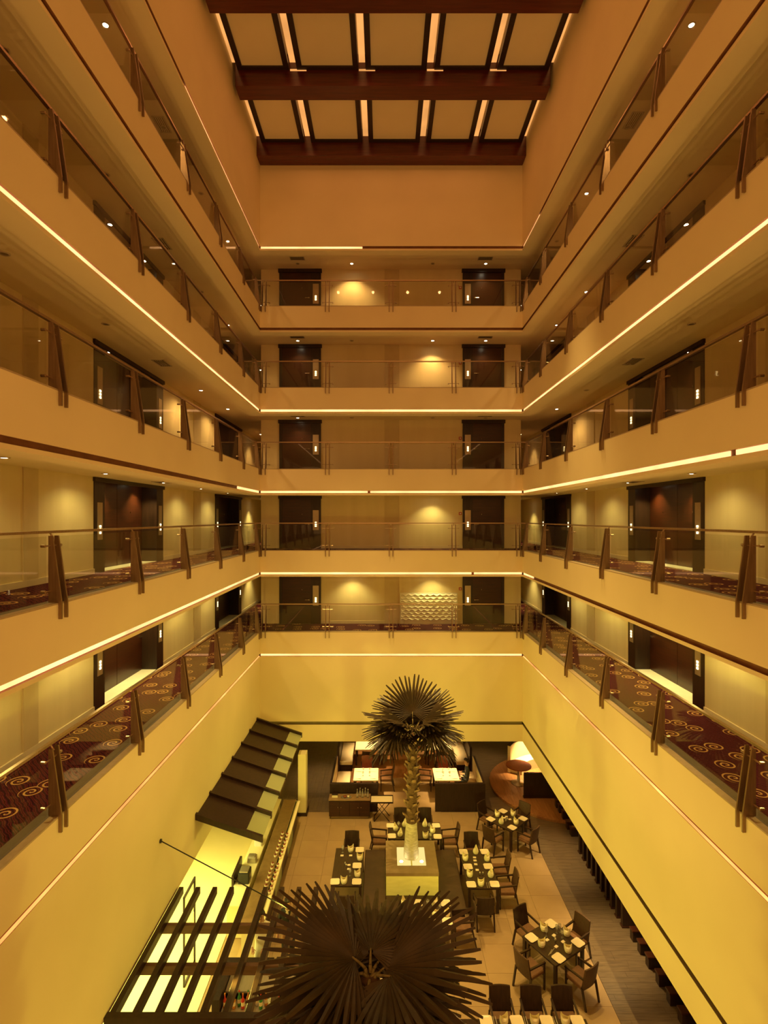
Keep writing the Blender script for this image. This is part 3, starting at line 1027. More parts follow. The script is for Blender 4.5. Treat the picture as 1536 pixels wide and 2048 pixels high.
# glass partition beside the pergola
o = thing('glass_partition', 'tall glass partition in a thin dark frame beside the pergola end', 'partition', (-4.78, 13.1, 0))
MB().box(-4.785, 12.78, .06, -4.775, 13.45, 2.1).build('pane', 'glass', o, world=True)
mb = MB()
mb.box(-4.80, 12.74, 0.006, -4.76, 12.78, 2.16).box(-4.80, 13.45, 0.006, -4.76, 13.49, 2.16).box(-4.80, 12.78, 2.1, -4.76, 13.45, 2.16).box(-4.80, 12.78, 0.006, -4.76, 13.45, .06)
mb.build('frame', 'frame', o, world=True)
mb = MB()
mb.tube((-4.74, 13.3, 1.0), (-4.74, 13.3, 1.4), .012, n=6).tube((-4.775, 13.3, 1.02), (-4.74, 13.3, 1.02), .01, n=6).tube((-4.775, 13.3, 1.38), (-4.74, 13.3, 1.38), .01, n=6)
mb.build('handle', 'chrome', o, world=True)
# bar under the pergola
o = thing('bar_counter', 'steel topped bar counter with dark sides under the pergola', 'counter', (-3.1, 11.8, 0))
MB().bbox(-3.45, 11.58, .91, -2.0, 12.08, .95, .006).build('worktop', 'steel', o, world=True)
MB().box(-3.42, 11.6, 0.012, -2.05, 12.06, .91).build('body', 'frame', o, world=True)
MB().box(-3.62, 11.2, 0.012, -3.46, 12.08, 1.1).build('end_panel', 'frame', o, world=True)
o = thing('bottle_shelf', 'low steel bottle shelf in front of the bar counter', 'shelf', (-2.7, 11.37, 0))
MB().bbox(-3.44, 11.2, .78, -2.05, 11.55, .82, .005).build('top', 'steel', o, world=True)
MB().box(-3.42, 11.22, 0.012, -2.07, 11.53, .78).build('body', 'frame', o, world=True)
o = thing('back_bar', 'low dark back bar cabinet behind the steel bar', 'cabinet', (-3.1, 12.35, 0))
MB().bbox(-3.75, 12.12, .95, -2.55, 12.40, 1.02, .01).build('top', 'frame', o, world=True)
MB().box(-3.7, 12.14, 0.012, -2.6, 12.38, .95).build('body', 'door', o, world=True)
for i in range(3):
    MB().box(-3.68 + i * .37, 12.125, .1, -3.34 + i * .37, 12.14, .9).build('door', 'frame', o, world=True)
BT = [('bgreen', 'green'), ('bred', 'red'), ('borange', 'amber'), ('bwhite', 'clear')]
rnd = random.Random(5)
bprof = [(.036, 0), (.038, .02), (.038, .17), (.014, .22), (.013, .28)]
seqs = [1, 0, 2, 0, 1, 2, 1, 3, 0, 2, 3, 3, 1]
cnt = {}
for i, ci in enumerate(seqs):
    mt, cn = BT[ci]
    cnt[cn] = cnt.get(cn, 0) + 1
    x = -3.38 + i * .095
    o = thing('bottle', '%s bottle on the steel bar shelf, %s of its colour from the wall' % (cn, ['first', 'second', 'third', 'fourth', 'fifth'][cnt[cn] - 1]), 'bottle', (x, 11.33 + .07 * (i % 2), .82), 0, 'bottles on the bar shelf')
    MB().lathe(bprof, n=12).build('body', mt, o, smooth=True)
    MB().lathe([(.015, .28), (.015, .31)], n=10).build('cap', BT[(ci + 1) % 3][0], o)
    MB().lathe([(.0385, .06), (.0385, .14)], n=12).build('paper_label', 'plate', o)
# cups in a double row on the buffet ledge
cup_me = MB().lathe([(.025, 0), (.04, .03), (.048, .085), (.042, .085), (.03, .03)], n=12).mesh('bowl', 'plate', True)
gar_me = MB().lathe([(.04, .07), (.036, .10), (.012, .115)], n=8).mesh('filling', 'redseat', True)
CUPW = ['nearest', 'second nearest', 'third nearest', 'fourth nearest', 'fifth nearest', 'sixth nearest', 'last before the gap', 'middle', 'first past the gap', 'sixth farthest', 'fifth farthest', 'fourth farthest', 'third farthest', 'second farthest', 'farthest']
for row, x in enumerate((-3.16, -3.31)):
    for i in range(15):
        if i == 7:
            continue
        zc_ = .902 if row else .862
        o = thing('dessert_cup', 'small cream dessert cup, %s of the %s row on the buffet counter' % (CUPW[i], 'outer' if row == 0 else 'inner'), 'cup', (x + .015 * (i % 2), 14.7 + i * .19, zc_), 0, 'dessert cups on the buffet counter')
        for nm, me in (('bowl', cup_me), ('filling', gar_me)):
            c = bpy.data.objects.new(nm, me)
            COL.objects.link(c)
            c.parent = o

# ------------------------------------------------------------------ dark fins along the right walkway
FINW = ['nearest', 'second nearest', 'third nearest', 'fourth nearest', 'fifth nearest', 'fifth farthest', 'fourth farthest', 'third farthest', 'second farthest', 'farthest']
for i, y in enumerate([14.66 + .357 * i for i in range(10)]):
    o = thing('wood_fin', 'tall dark wood fin along the right walkway, %s of the ten' % FINW[i], 'fin', (6.62, y, .006), 0, 'tall dark fins along the right walkway')
    MB().box(-.12, -.06, 0, .25, .06, 2.38).build('board', 'frame', o)
    MB().box(-.14, -.075, 0, .27, .075, .05).build('foot', 'door', o)
BLKW = [w + ' of those nearer than the fins' for w in ('nearest', 'second nearest', 'third nearest', 'fourth nearest', 'middle', 'fourth farthest', 'third farthest', 'second farthest', 'farthest')] + [w + ' of those beyond the fins' for w in ('nearest', 'second nearest', 'middle', 'second farthest', 'farthest')]
for i, y in enumerate((10.4, 10.9, 11.4, 11.87, 12.35, 12.85, 13.35, 13.78, 14.19, 18.85, 19.26, 19.73, 20.15, 20.5)):
    o = thing('wood_block', 'low dark block on the walkway, %s' % BLKW[i], 'block', (6.85, y, .006 if y < 19.5 else .122), 0, 'low dark blocks along the right walkway')
    MB().bbox(-.30, -.09, 0, .35, .09, .26, .008).build('body', 'frame', o)
    MB().bbox(-.32, -.10, .26, .37, .10, .30, .008).build('cap', 'door', o)

# ------------------------------------------------------------------ planter, benches
PLX0, PLX1, PLY0, PLY1, PLZ = .04, 1.55, 15.25, 16.79, 1.07
pl = thing('planter', 'square stone and onyx planter with a glowing glass top around the palm trunk', 'planter', ((PLX0 + PLX1) / 2, (PLY0 + PLY1) / 2, 0))
b = .33
mb = MB()
mb.box(PLX0, PLY0, PLZ - .09, PLX0 + b, PLY1, PLZ).box(PLX1 - b, PLY0, PLZ - .09, PLX1, PLY1, PLZ)
mb.box(PLX0 + b, PLY0, PLZ - .09, PLX1 - b, PLY0 + b, PLZ).box(PLX0 + b, PLY1 - b, PLZ - .09, PLX1 - b, PLY1, PLZ)
mb.build('rim', 'stone', pl, world=True)
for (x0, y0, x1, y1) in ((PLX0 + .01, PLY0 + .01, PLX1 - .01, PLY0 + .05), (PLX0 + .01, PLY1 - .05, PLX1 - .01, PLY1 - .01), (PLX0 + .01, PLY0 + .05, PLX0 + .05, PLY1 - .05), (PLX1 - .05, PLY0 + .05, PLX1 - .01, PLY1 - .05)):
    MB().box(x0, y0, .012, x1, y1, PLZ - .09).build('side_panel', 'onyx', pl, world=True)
cxp, cyp = (PLX0 + PLX1) / 2, (PLY0 + PLY1) / 2
for sx in (0, 1):
    for sy in (0, 1):
        x0, x1 = sorted((cxp + (.02 if sx else -.02), (PLX1 - b - .005) if sx else (PLX0 + b + .005)))
        y0, y1 = sorted((cyp + (.015 if sy else -.015), (PLY1 - b - .005) if sy else (PLY0 + b + .005)))
        MB().box(x0, y0, PLZ - .03, x1, y1, PLZ - .006).build('light_pane', 'glow', pl, world=True)
for i, (x, y) in enumerate(((cxp - .3, cyp - .25), (cxp + .3, cyp - .25))):
    MB().lathe([(.05, PLZ - .006), (.05, PLZ + .004), (.02, PLZ + .006)], (x, y, 0), 16).build('uplight', 'lens', pl, world=True)
bn = thing('banquette', 'dark leather banquette seat wrapping around the lit planter', 'bench', (cxp, cyp, 0))
BX0, BX1, BY0, BY1 = -.62, 2.26, 14.65, 17.34
segs = [(BX0, BY0, PLX0 - .005, BY1), (PLX1 + .005, BY0, BX1, BY1), (PLX0 - .005, BY0, PLX1 + .005, PLY0 - .005), (PLX0 - .005, PLY1 + .005, PLX1 + .005, BY1)]
for (x0, y0, x1, y1) in segs:
    MB().bbox(x0, y0, .34, x1, y1, .45, .02).build('cushion', 'bench', bn, world=True)
mb = MB()
for (x0, y0, x1, y1) in ((BX0 + .05, BY0 + .05, PLX0 - .005, BY1 - .05), (PLX1 + .005, BY0 + .05, BX1 - .05, BY1 - .05)):
    MB().box(x0, y0, .012, x1, y1, .34).build('base', 'frame', bn, world=True)
for (x0, y0, x1, y1) in ((PLX0 - .005, BY0 + .05, PLX1 + .005, PLY0 - .005), (PLX0 - .005, PLY1 + .005, PLX1 + .005, BY1 - .05)):
    MB().box(x0, y0, .012, x1, y1, .34).build('base', 'frame', bn, world=True)
# thin dark wood screen edge right of the banquette

# ------------------------------------------------------------------ palms


def frond_blade(L, pet, nseg, span, droop, seed):
    """fan blade: pleated segments joined near the hub and free at the tips; hub at (pet,0,*)"""
    rn = random.Random(seed)
    mb = MB()
    hz = pet * .10
    for i in range(nseg):
        a0 = -span / 2 + span * i / nseg
        a1 = -span / 2 + span * (i + 1) / nseg
        am = (a0 + a1) / 2
        ln = L * (1 - .22 * (abs(am) / (span / 2)) ** 2) * (1 + rn.uniform(-.05, .05))
        tw = rn.uniform(-.05, .05)
        dr = droop * rn.uniform(.75, 1.3)
        fr = [0.03, .25, .56, .76, .93, 1.0]
        wd = [1, 1, 1.0, .76, .60, .38]
        rows = []
        for f, w in zip(fr, wd):
            r = ln * f
            half = (a1 - a0) / 2 * r * w if f <= .56 else (a1 - a0) / 2 * ln * .56 * w
            half = min(half, .046 * L)
            aa = am + tw * max(0, f - .5)
            z = hz - dr * f ** 2.2 * ln
            c, s = math.cos(aa), math.sin(aa)
            p = Vector((pet + c * r, s * r, z))
            side = Vector((-s, c, 0)) * half
            up = Vector((0, 0, half * .55))
            rows.append((p - side - up * .5, p + up, p + side - up * .5))
        v = [q for row in rows for q in row]
        fs = []
        for k in range(len(rows) - 1):
            for j in (0, 1):
                fs.append((k * 3 + j, (k + 1) * 3 + j, (k + 1) * 3 + j + 1, k * 3 + j + 1))
        mb.add(v, fs)
    return mb.mesh('frond', 'leaf')


def petiole_mesh(pet):
    mb = MB()
    pts = [Vector((.03, 0, -.04)), Vector((pet * .35, 0, pet * .07)), Vector((pet * .7, 0, pet * .11)), Vector((pet + .04, 0, pet * .10))]
    for p, q, r0, r1 in zip(pts[:-1], pts[1:], (.024, .02, .015), (.02, .015, .012)):
        mb.tube(p, q, r0, r1, 6)
    return mb.mesh('petiole', 'petiole', True)


def palm(base, zcrown, trunk_r, leaves, label, L, pet, zpale, lean=(0, 0), seed=1):
    o = thing('fan_palm', label, 'palm', base)
    H = zcrown - base[2]
    rn = random.Random(seed)

    def ax(h):
        t = h / H
        return Vector((lean[0] * t, lean[1] * t, h))
    n = 12

    def trunk(h0, h1, name, mat, r0, r1, steps):
        mb = MB()
        v, fs = [], []
        for k in range(steps + 1):
            h = h0 + (h1 - h0) * k / steps
            r = r0 + (r1 - r0) * k / steps
            for i in range(n):
                t = 2 * PI * i / n
                rr = r * (1 + rn.uniform(-.06, .06))
                v.append(ax(h) + Vector((math.cos(t) * rr, math.sin(t) * rr, 0)))
        for k in range(steps):
            for i in range(n):
                j = (i + 1) % n
                fs.append((k * n + i, k * n + j, (k + 1) * n + j, (k + 1) * n + i))
        fs.append(tuple(range(steps * n, steps * n + n)))
        mb.add(v, fs)
        mb.build(name, mat, o, smooth=True)
    trunk(0, zpale, 'trunk_base', 'palebark', trunk_r * 1.35, trunk_r * .95, 8)
    trunk(zpale, H, 'trunk', 'bark', trunk_r * .95, trunk_r * .8, 14)
    # cut leaf stubs spiralling up the trunk
    v0 = [(-.07, 0, 0), (.07, 0, 0), (.05, .10, .10), (-.05, .10, .10), (-.06, .0, .07), (.06, .0, .07), (.035, .09, .14), (-.035, .09, .14)]
    st = MB().add(v0, [(0, 3, 2, 1), (4, 5, 6, 7), (0, 1, 5, 4), (1, 2, 6, 5), (2, 3, 7, 6), (3, 0, 4, 7)]).mesh('leaf_stub', 'stub')
    h, a = zpale - .05, 0.0
    while h < H - .25:
        s = bpy.data.objects.new('leaf_stub', st)
        COL.objects.link(s)
        s.parent = o
        p = ax(h)
        d = Vector((math.cos(a), math.sin(a), 0))
        s.location = p + d * trunk_r * .80
        s.rotation_euler = (rn.uniform(-.15, .2), 0, a - PI / 2)
        s.scale = (.95, 1.25, 1.0)
        a += 2.4
        h += .055
    var = [(frond_blade(L * f, pet, 34, R(sp), dr, 11 + i), petiole_mesh(pet)) for i, (f, sp, dr) in enumerate(((1.0, 290, .16), (.93, 270, .24), (.86, 260, .34), (1.06, 262, .10)))]
    top = ax(H)
    for i, (az, el, roll, vi) in enumerate(leaves):
        bm_, pm_ = var[vi]
        f = bpy.data.objects.new('frond', bm_)
        COL.objects.link(f)
        f.parent = o
        f.location = top + Vector((0, 0, rn.uniform(-.12, .04)))
        f.rotation_euler = Matrix.Rotation(R(az), 3, 'Z').to_4x4().to_3x3() @ Matrix.Rotation(-R(el), 3, 'Y') @ Matrix.Rotation(R(roll), 3, 'X') and (Matrix.Rotation(R(az), 3, 'Z') @ Matrix.Rotation(-R(el), 3, 'Y') @ Matrix.Rotation(R(roll), 3, 'X')).to_euler()
        c = bpy.data.objects.new('petiole', pm_)
        COL.objects.link(c)
        c.parent = f
    return o


LV1 = [(90, 62, 0, 3), (185, 28, 12, 0), (-8, 30, -10, 0), (140, 40, 5, 1), (38, 42, -8, 3), (-60, 38, 5, 1), (-120, 40, -5, 1), (212, 6, 8, 2), (-32, 8, -6, 2),
       (165, 5, 0, 1), (15, 2, 0, 1), (70, 15, 0, 1), (110, 12, 0, 2), (190, -16, 5, 2), (-10, -18, -5, 2)]
palm((cxp, cyp, PLZ), 4.80, .17, LV1, 'tall fan palm growing from the lit square planter', 1.08, .55, 1.05, (.05, -.1), 3)
LV2 = [(161, 26, 8, 3), (24, 26, -8, 3), (195, 8, 8, 0), (-15, 8, -8, 0), (120, -2, 0, 1), (60, -2, 0, 1), (90, 12, 0, 1), (178, -12, 0, 1), (2, -12, 0, 1), (-66, -4, 0, 0), (236, -10, 0, 0),
       (-98, -16, 0, 3), (222, -30, 0, 2), (-45, -30, 0, 2), (160, -32, 0, 2), (20, -32, 0, 2), (90, -24, 0, 2)]
P2X, P2Y, P2Z = -.17, 6.35, 5.76
palm((P2X - .05, P2Y + .05, 1.051), P2Z, .15, LV2, 'large nearer fan palm with broad brown fronds at the lower edge', 1.15, .23, 1.05, (.05, -.05), 9)
o = thing('planter', 'square stone and onyx planter under the nearer palm', 'planter', (P2X, P2Y, 0))
MB().bbox(-.7, -.7, .98, .7, .7, 1.05, .01).build('rim', 'stone', o)
for (x0, y0, x1, y1) in ((-.69, -.69, .69, -.65), (-.69, .65, .69, .69), (-.69, -.65, -.65, .65), (.65, -.65, .69, .65)):
    MB().box(x0, y0, .006, x1, y1, .98).build('side_panel', 'onyx', o)

# ------------------------------------------------------------------ chairs and tables


def curve_panel(w, z0, z1, y0, y1, th, bow, n=6, m=4):
    mb = MB()
    fr, bk = [], []
    for k in range(m + 1):
        t = k / m
        for i in range(n + 1):
            u = -1 + 2 * i / n
            x = u * w / 2 * (1 - .04 * t)
            y = y0 + (y1 - y0) * t + bow * (u * u - 1)
            z = z0 + (z1 - z0) * t
            fr.append((x, y, z))
            bk.append((x, y - th, z))
    N = (n + 1) * (m + 1)
    fs = []
    for k in range(m):
        for i in range(n):
            a = k * (n + 1) + i
            fs.append((a, a + 1, a + n + 2, a + n + 1))
            fs.append((N + a, N + a + n + 1, N + a + n + 2, N + a + 1))
    for i in range(n):
        fs.append((i, N + i, N + i + 1, i + 1))
        a = m * (n + 1) + i
        fs.append((a, a + 1, N + a + 1, N + a))
    for k in range(m):
        a = k * (n + 1)
        fs.append((a, a + n + 1, N + a + n + 1, N + a))
        a = k * (n + 1) + n
        fs.append((a, N + a, N + a + n + 1, a + n + 1))
    return mb.add(fr + bk, fs)


def make_chair(back='wood', seat='seat'):
    o = empty('dining_chair')
    MB().bbox(-.235, -.22, .40, .235, .25, .475, .02).build('seat', seat, o)
    curve_panel(.48, .40, .93, -.20, -.30, .035, .03).build('backrest', back, o)
    for s in (-1, 1):
        x = s * .235
        mb = MB()
        q = .02
        mb.prism([(x - q, .20, 0), (x + q, .20, 0), (x + q, .235, 0), (x - q, .235, 0)], (0, 0, .64))
        mb.build('leg', 'wood', o)
        mb = MB()
        mb.prism([(x - q, -.35, 0), (x - q, -.315, 0), (x - q, -.205, .46), (x - q, -.25, .46)], (2 * q, 0, 0))
        mb.build('leg', 'wood', o)
        mb = MB()
        mb.prism([(x - q, .25, .615), (x - q, .25, .65), (x - q, .0, .675), (x - q, -.27, .70), (x - q, -.26, .66), (x - q, .0, .64)], (2 * q, 0, 0))
        mb.build('armrest', 'wood', o)
    MB().box(-.23, .20, .33, .23, .235, .40).build('apron', 'wood', o)
    return o


PROTO = {}


def chair(x, y, rz, label, group, back='wood', seat='seat', z=.006):
    key = (back, seat)
    if key not in PROTO:
        o = PROTO[key] = make_chair(back, seat)
    else:
        o = copy_tree(PROTO[key])
    o.location = (x, y, z)
    o.rotation_euler = (0, 0, R(rz))
    tag(o, label, 'chair', group)
    return o


def table(x, y, w, l, rz, label, group='dark dining tables', mat='wood', z=.006):
    o = thing('dining_table', label, 'table', (x, y, z), R(rz), group)
    MB().bbox(-w / 2, -l / 2, .70, w / 2, l / 2, .744, .006).build('tabletop', mat, o)
    for sx in (-1, 1):
        for sy in (-1, 1):
            a, b_ = sx * (w / 2 - .05), sy * (l / 2 - .05)
            MB().box(a - .035, b_ - .035, .03, a + .035, b_ + .035, .70).build('leg', 'wood', o)
            MB().lathe([(.022, 0), (.022, .03)], (a, b_, 0), 10).build('foot', 'chrome', o)
    MB().box(-w / 2 + .08, -.02, .62, w / 2 - .08, .02, .70).build('rail', 'wood', o)
    return o


TN = {1: 'the long table left of the planter', 2: 'the long table right of the planter', 3: 'the table behind the lit planter', 4: 'the table in front of the planter',
      5: 'the diamond-set table by the round platform', 6: 'the diamond-set table by the dark walkway', 7: 'the table at the bottom edge'}
TDEF = {1: (-1.085, 16.06, .89, 1.74, 0), 2: (2.80, 15.96, .90, 1.75, 0), 3: (1.0, 17.88, 1.78, .95, 0), 4: (.92, 14.10, 1.72, 1.0, 0),
        5: (4.25, 18.53, 1.0, 1.0, 43), 6: (4.16, 13.2, 1.06, 1.06, 32), 7: (2.75, 10.66, 2.9, 1.0, 0)}
TLAB = {1: 'long dark dining table left of the lit planter', 2: 'long dark dining table right of the lit planter', 3: 'dark dining table behind the lit planter', 4: 'dark dining table in front of the lit planter, half under fronds',
        5: 'square dark table set diagonally by the round platform', 6: 'square dark table set diagonally by the dark walkway', 7: 'long dark table cut by the bottom edge, three chairs behind it'}
for k, (x, y, w, l, rz) in TDEF.items():
    table(x, y, w, l, rz, TLAB[k])
CG = 'dark wood dining armchairs in the restaurant'
CH = [(-1.06, 17.22, 180, 'at the far end of the long table left of the planter'), (-1.06, 14.86, 0, 'at the near end of the long table left of the planter'),
      (2.82, 17.16, 180, 'at the far end of the long table right of the planter'), (2.74, 14.78, 0, 'at the near end of the long table right of the planter'),
      (3.50, 16.38, 90, 'on the right side of the long right table, farther one'), (3.52, 15.52, 90, 'on the right side of the long right table, nearer one'),
      (-.16, 17.86, -90, 'at the left end of the table behind the planter'), (2.16, 17.86, 90, 'at the right end of the table behind the planter'),
      (.57, 18.62, 180, 'behind the planter table, left of the trunk'), (1.42, 18.62, 180, 'behind the planter table, right of the trunk'),
      (2.06, 14.15, 90, 'at the right end of the table in front of the planter'),
      (2.52, 11.42, 180, 'behind the bottom edge table, left of the three'), (3.2, 11.42, 180, 'behind the bottom edge table, middle of the three'), (3.88, 11.42, 180, 'behind the bottom edge table, right of the three')]
for (tx, ty, ang, nm) in ((4.25, 18.53, 43, 'by the round platform'), (4.16, 13.2, 32, 'by the dark walkway')):
    for q, sd in ((0, 'far right'), (90, 'far left'), (180, 'near left'), (270, 'near right')):
        a = R(ang + q)
        CH.append((tx + .80 * math.cos(a), ty + .80 * math.sin(a), ang + q + 90, 'on the %s side of the diagonal table %s' % (sd, nm)))
for (x, y, rz, lb) in CH:
    far = 'near left' in lb or 'near right' in lb or 'right side' in lb
    chair(x, y, rz, 'dark armchair ' + lb, CG, 'leather' if far else 'wood', 'seat')

# place settings -------------------------------------------------------
plate_me = MB().bbox(-.115, -.115, 0, .115, .115, .010, .035)
pm = MB()


def rsq(h, z, c):
    return [(-h, -h + c, z), (-h + c, -h, z), (h - c, -h, z), (h, -h + c, z), (h, h - c, z), (h - c, h, z), (-h + c, h, z), (-h, h - c, z)]


vv = rsq(.075, 0, .02) + rsq(.118, .014, .03) + rsq(.108, .014, .03) + rsq(.080, .006, .02)
fs = [tuple(range(7, -1, -1)), tuple(range(24, 32))]
for kk in (0, 8, 16):
    for i in range(8):
        j = (i + 1) % 8
        fs.append((kk + i, kk + j, kk + 8 + j, kk + 8 + i))
PLATE_ME = MB().add(vv, fs).mesh('plate', 'plate')
# napkin folded into a standing cone with a raised peak
v, fs = [], []
n = 14
for k, (r, zz) in enumerate(((.050, 0), (.060, .05), (.062, .09), (.060, .11))):
    for i in range(n):
        t = 2 * PI * i / n
        pk = .085 * abs(math.cos(t)) ** 3 * (k / 3) ** 2
        v.append((math.cos(t) * r, math.sin(t) * r * (1, .95, .75, .55)[k], zz + pk))
for k in range(3):
    for i in range(n):
        j = (i + 1) % n
        fs.append((k * n + i, k * n + j, (k + 1) * n + j, (k + 1) * n + i))
fs.append(tuple(reversed(range(n))))
fs.append(tuple(range(n, 2 * n)))
NAP_ME = MB().add(v, fs).mesh('napkin', 'napkin')
GL_ME = MB().lathe([(.030, 0), (.030, .004), (.005, .012), (.005, .07), (.032, .10), (.036, .14), (.030, .175), (.027, .174), (.033, .14), (.028, .102), (.003, .08)], n=14).mesh('wine_glass', 'clear', True)
CARD_ME = MB().bbox(-.04, -.03, 0, .04, .03, .012, .004).mesh('card', 'plate')
SH_ME = MB().lathe([(.02, 0), (.022, .05), (.016, .07), (.008, .078)], n=12).mesh('shaker', 'steel', True)
CUT = MB()
for dx in (-.02, .02):
    CUT.add([(dx - .006, -.1, 0), (dx + .006, -.1, 0), (dx + .006, .1, 0), (dx - .006, .1, 0), (dx - .004, -.1, .004), (dx + .004, -.1, .004), (dx + .004, .1, .004), (dx - .004, .1, .004)],
            [(0, 3, 2, 1), (4, 5, 6, 7), (0, 1, 5, 4), (1, 2, 6, 5), (2, 3, 7, 6), (3, 0, 4, 7)])
CUT_ME = CUT.mesh('cutlery', 'steel')
CUT1 = MB().add([(-.007, -.1, 0), (.007, -.1, 0), (.007, .1, 0), (-.007, .1, 0), (-.004, -.1, .005), (.004, -.1, .005), (.004, .1, .005), (-.004, .1, .005)],
                [(0, 3, 2, 1), (4, 5, 6, 7), (0, 1, 5, 4), (1, 2, 6, 5), (2, 3, 7, 6), (3, 0, 4, 7)]).mesh('knife', 'steel')
ITEM = {'plate': (PLATE_ME, 'plate', 'square cream plate', 'cream plates on the dining tables'),
        'napkin': (NAP_ME, 'napkin', 'folded cream napkin', 'folded napkins on the dining tables'),
        'wine_glass': (GL_ME, 'glass', 'small stemmed glass', 'stemmed glasses on the dining tables'),
        'name_card': (CARD_ME, 'card', 'small cream card', 'small cards on the dining tables'),
        'salt_shaker': (SH_ME, 'shaker', 'small steel shaker', 'shakers on the dining tables'),
        'table_knife': (CUT1, 'knife', 'steel table knife', 'knives on the dining tables')}
ORDW = ['farthest', 'second farthest', 'third farthest', 'fourth farthest', 'fifth farthest', 'sixth farthest', 'seventh farthest', 'eighth farthest']


def setting(tk, name, pts, rz=0.0, zt=.75, jit=8):
    me, cat, lab, grp = ITEM[name]
    pts = sorted(pts, key=lambda p: -p[1] + .01 * p[0])
    rn = random.Random(tk * 7 + len(pts))
    for i, (x, y) in enumerate(pts):
        o = bpy.data.objects.new(name, me)
        COL.objects.link(o)
        o.location = (x, y, zt)
        k_ = {'plate': 1.12, 'napkin': 1.55, 'name_card': 1.2, 'salt_shaker': 1.1}.get(name, 1.15)
        o.scale = (k_, k_, k_ if name != 'napkin' else 1.1)
        o.rotation_euler = (0, 0, R(rz + rn.uniform(-jit, jit) + (rn.uniform(0, 360) if name == 'napkin' else 0)))
        tag(o, '%s, %s on %s' % (lab, ORDW[i] if len(pts) > 1 else 'only one', TN[tk]), cat, grp)


def c2(lst, z=.75):
    return [at(640 + .2995 * a, 1600 + .2995 * b_, z) for a, b_ in lst]


def c6(lst, z=.75):
    return [at(860 + .3516 * a, 1760 + .3516 * b_, z) for a, b_ in lst]


setting(1, 'plate', c2([(100, 547), (245, 547), (247, 440), (266, 334)]), jit=3)
setting(1, 'napkin', c2([(205, 325), (266, 380), (250, 490), (160, 535)], .82))
setting(1, 'name_card', c2([(147, 372), (205, 372), (193, 462), (193, 435)]))
setting(1, 'wine_glass', c2([(152, 335), (200, 490)], .82))
setting(1, 'salt_shaker', c2([(168, 432), (175, 445)]))
setting(2, 'plate', c2([(958, 348), (988, 447), (1100, 347), (1123, 445), (1010, 566), (1166, 564)]), jit=3)
setting(2, 'napkin', c2([(970, 382), (1000, 490), (1040, 338), (1115, 385), (1140, 492), (1075, 550)], .82))
setting(2, 'name_card', c2([(1032, 385), (1040, 430), (1050, 468), (1035, 405)]))
setting(2, 'salt_shaker', c2([(1068, 498), (1088, 498)]))
setting(2, 'table_knife', c2([(1115, 568), (1128, 568)]))
setting(3, 'plate', c2([(480, 242), (785, 246), (470, 172), (775, 172)]), jit=3)
setting(3, 'napkin', c2([(565, 158), (535, 222), (700, 158), (705, 235), (505, 184), (752, 200)], .82))
setting(3, 'wine_glass', c2([(525, 172), (730, 182), (738, 246), (605, 215)], .82))
setting(4, 'plate', c2([(838, 690), (850, 812), (668, 818), (650, 690), (540, 800)]), jit=3)
setting(4, 'napkin', c2([(765, 680), (848, 752), (750, 805), (560, 685), (770, 752)], .82))
setting(4, 'wine_glass', c2([(720, 700), (800, 720)], .82))
setting(5, 'plate', c2([(1222, 76), (1356, 126), (1283, 186), (1140, 130)]), 43, jit=3)
setting(5, 'napkin', c2([(1185, 92), (1290, 88), (1210, 140), (1310, 142)], .82))
setting(5, 'name_card', c2([(1232, 120), (1268, 130), (1245, 112)]))
setting(5, 'salt_shaker', c2([(1250, 136), (1240, 145)]))
setting(6, 'plate', c6([(690, 250), (578, 330), (842, 358), (732, 446)]), 32, jit=3)
setting(6, 'napkin', c6([(648, 268), (635, 356), (778, 294), (785, 388)], .82))
setting(6, 'name_card', c6([(705, 316), (757, 352), (718, 380), (667, 342)]), 32)
setting(6, 'salt_shaker', c6([(712, 340), (714, 350)]))
setting(6, 'wine_glass', c6([(662, 303), (752, 312), (722, 285), (738, 280)], .82))
setting(6, 'table_knife', c6([(684, 412), (696, 404)]), -40)
setting(7, 'plate', c6([(320, 806), (495, 806), (665, 806), (840, 806)]), jit=3)
setting(7, 'napkin', c6([(420, 796), (595, 796), (770, 796)], .82))
setting(7, 'table_knife', c6([(363, 806), (378, 806), (540, 806), (553, 806), (708, 806), (722, 806)]), jit=2)

# ------------------------------------------------------------------ booths
o = thing('sideboard', 'dark waiter sideboard with a pale top before the left booth', 'sideboard', (-1.3, 20.08, 0))
MB().bbox(-2.08, 19.86, .69, -.52, 20.32, .72, .005).build('top', 'counter', o, world=True)
MB().box(-2.06, 19.88, .10, -.54, 20.31, .69).build('body', 'frame', o, world=True)
MB().box(-2.0, 19.92, .012, -.6, 20.28, .10).build('plinth', 'counter', o, world=True)
for i in range(4):
    x = -2.04 + i * .373
    d = MB().box(x, 19.862, .13, x + .36, 19.88, .66).build('door', 'door', o, world=True)
    hx = x + (.31 if i % 2 == 0 else .05)
    h = MB().tube((hx, 19.862, .45), (hx, 19.84, .45), .012, n=8)
    h.v = [(a + 1.3, b_ - 20.08, c) for a, b_, c in h.v]
    h.build('knob', 'chrome', d)
for i in range(5):
    o = thing('decanter', 'clear glass bottle on the waiter sideboard, %s of the five' % ['leftmost', 'second from left', 'middle', 'second from right', 'rightmost'][i], 'bottle', (-1.02 + .10 * i, 20.05 + .09 * (i % 2), .72), 0, 'glass bottles on the sideboard')
    MB().lathe([(.04, 0), (.045, .02), (.045, .16), (.015, .22), (.014, .28)], n=12).build('body', 'clear', o, smooth=True)
    MB().lathe([(.018, .28), (.018, .31)], n=8).build('stopper', 'steel', o)
o = thing('serving_tray', 'oval steel tray of small dishes on the sideboard', 'tray', (-1.43, 20.05, .72))
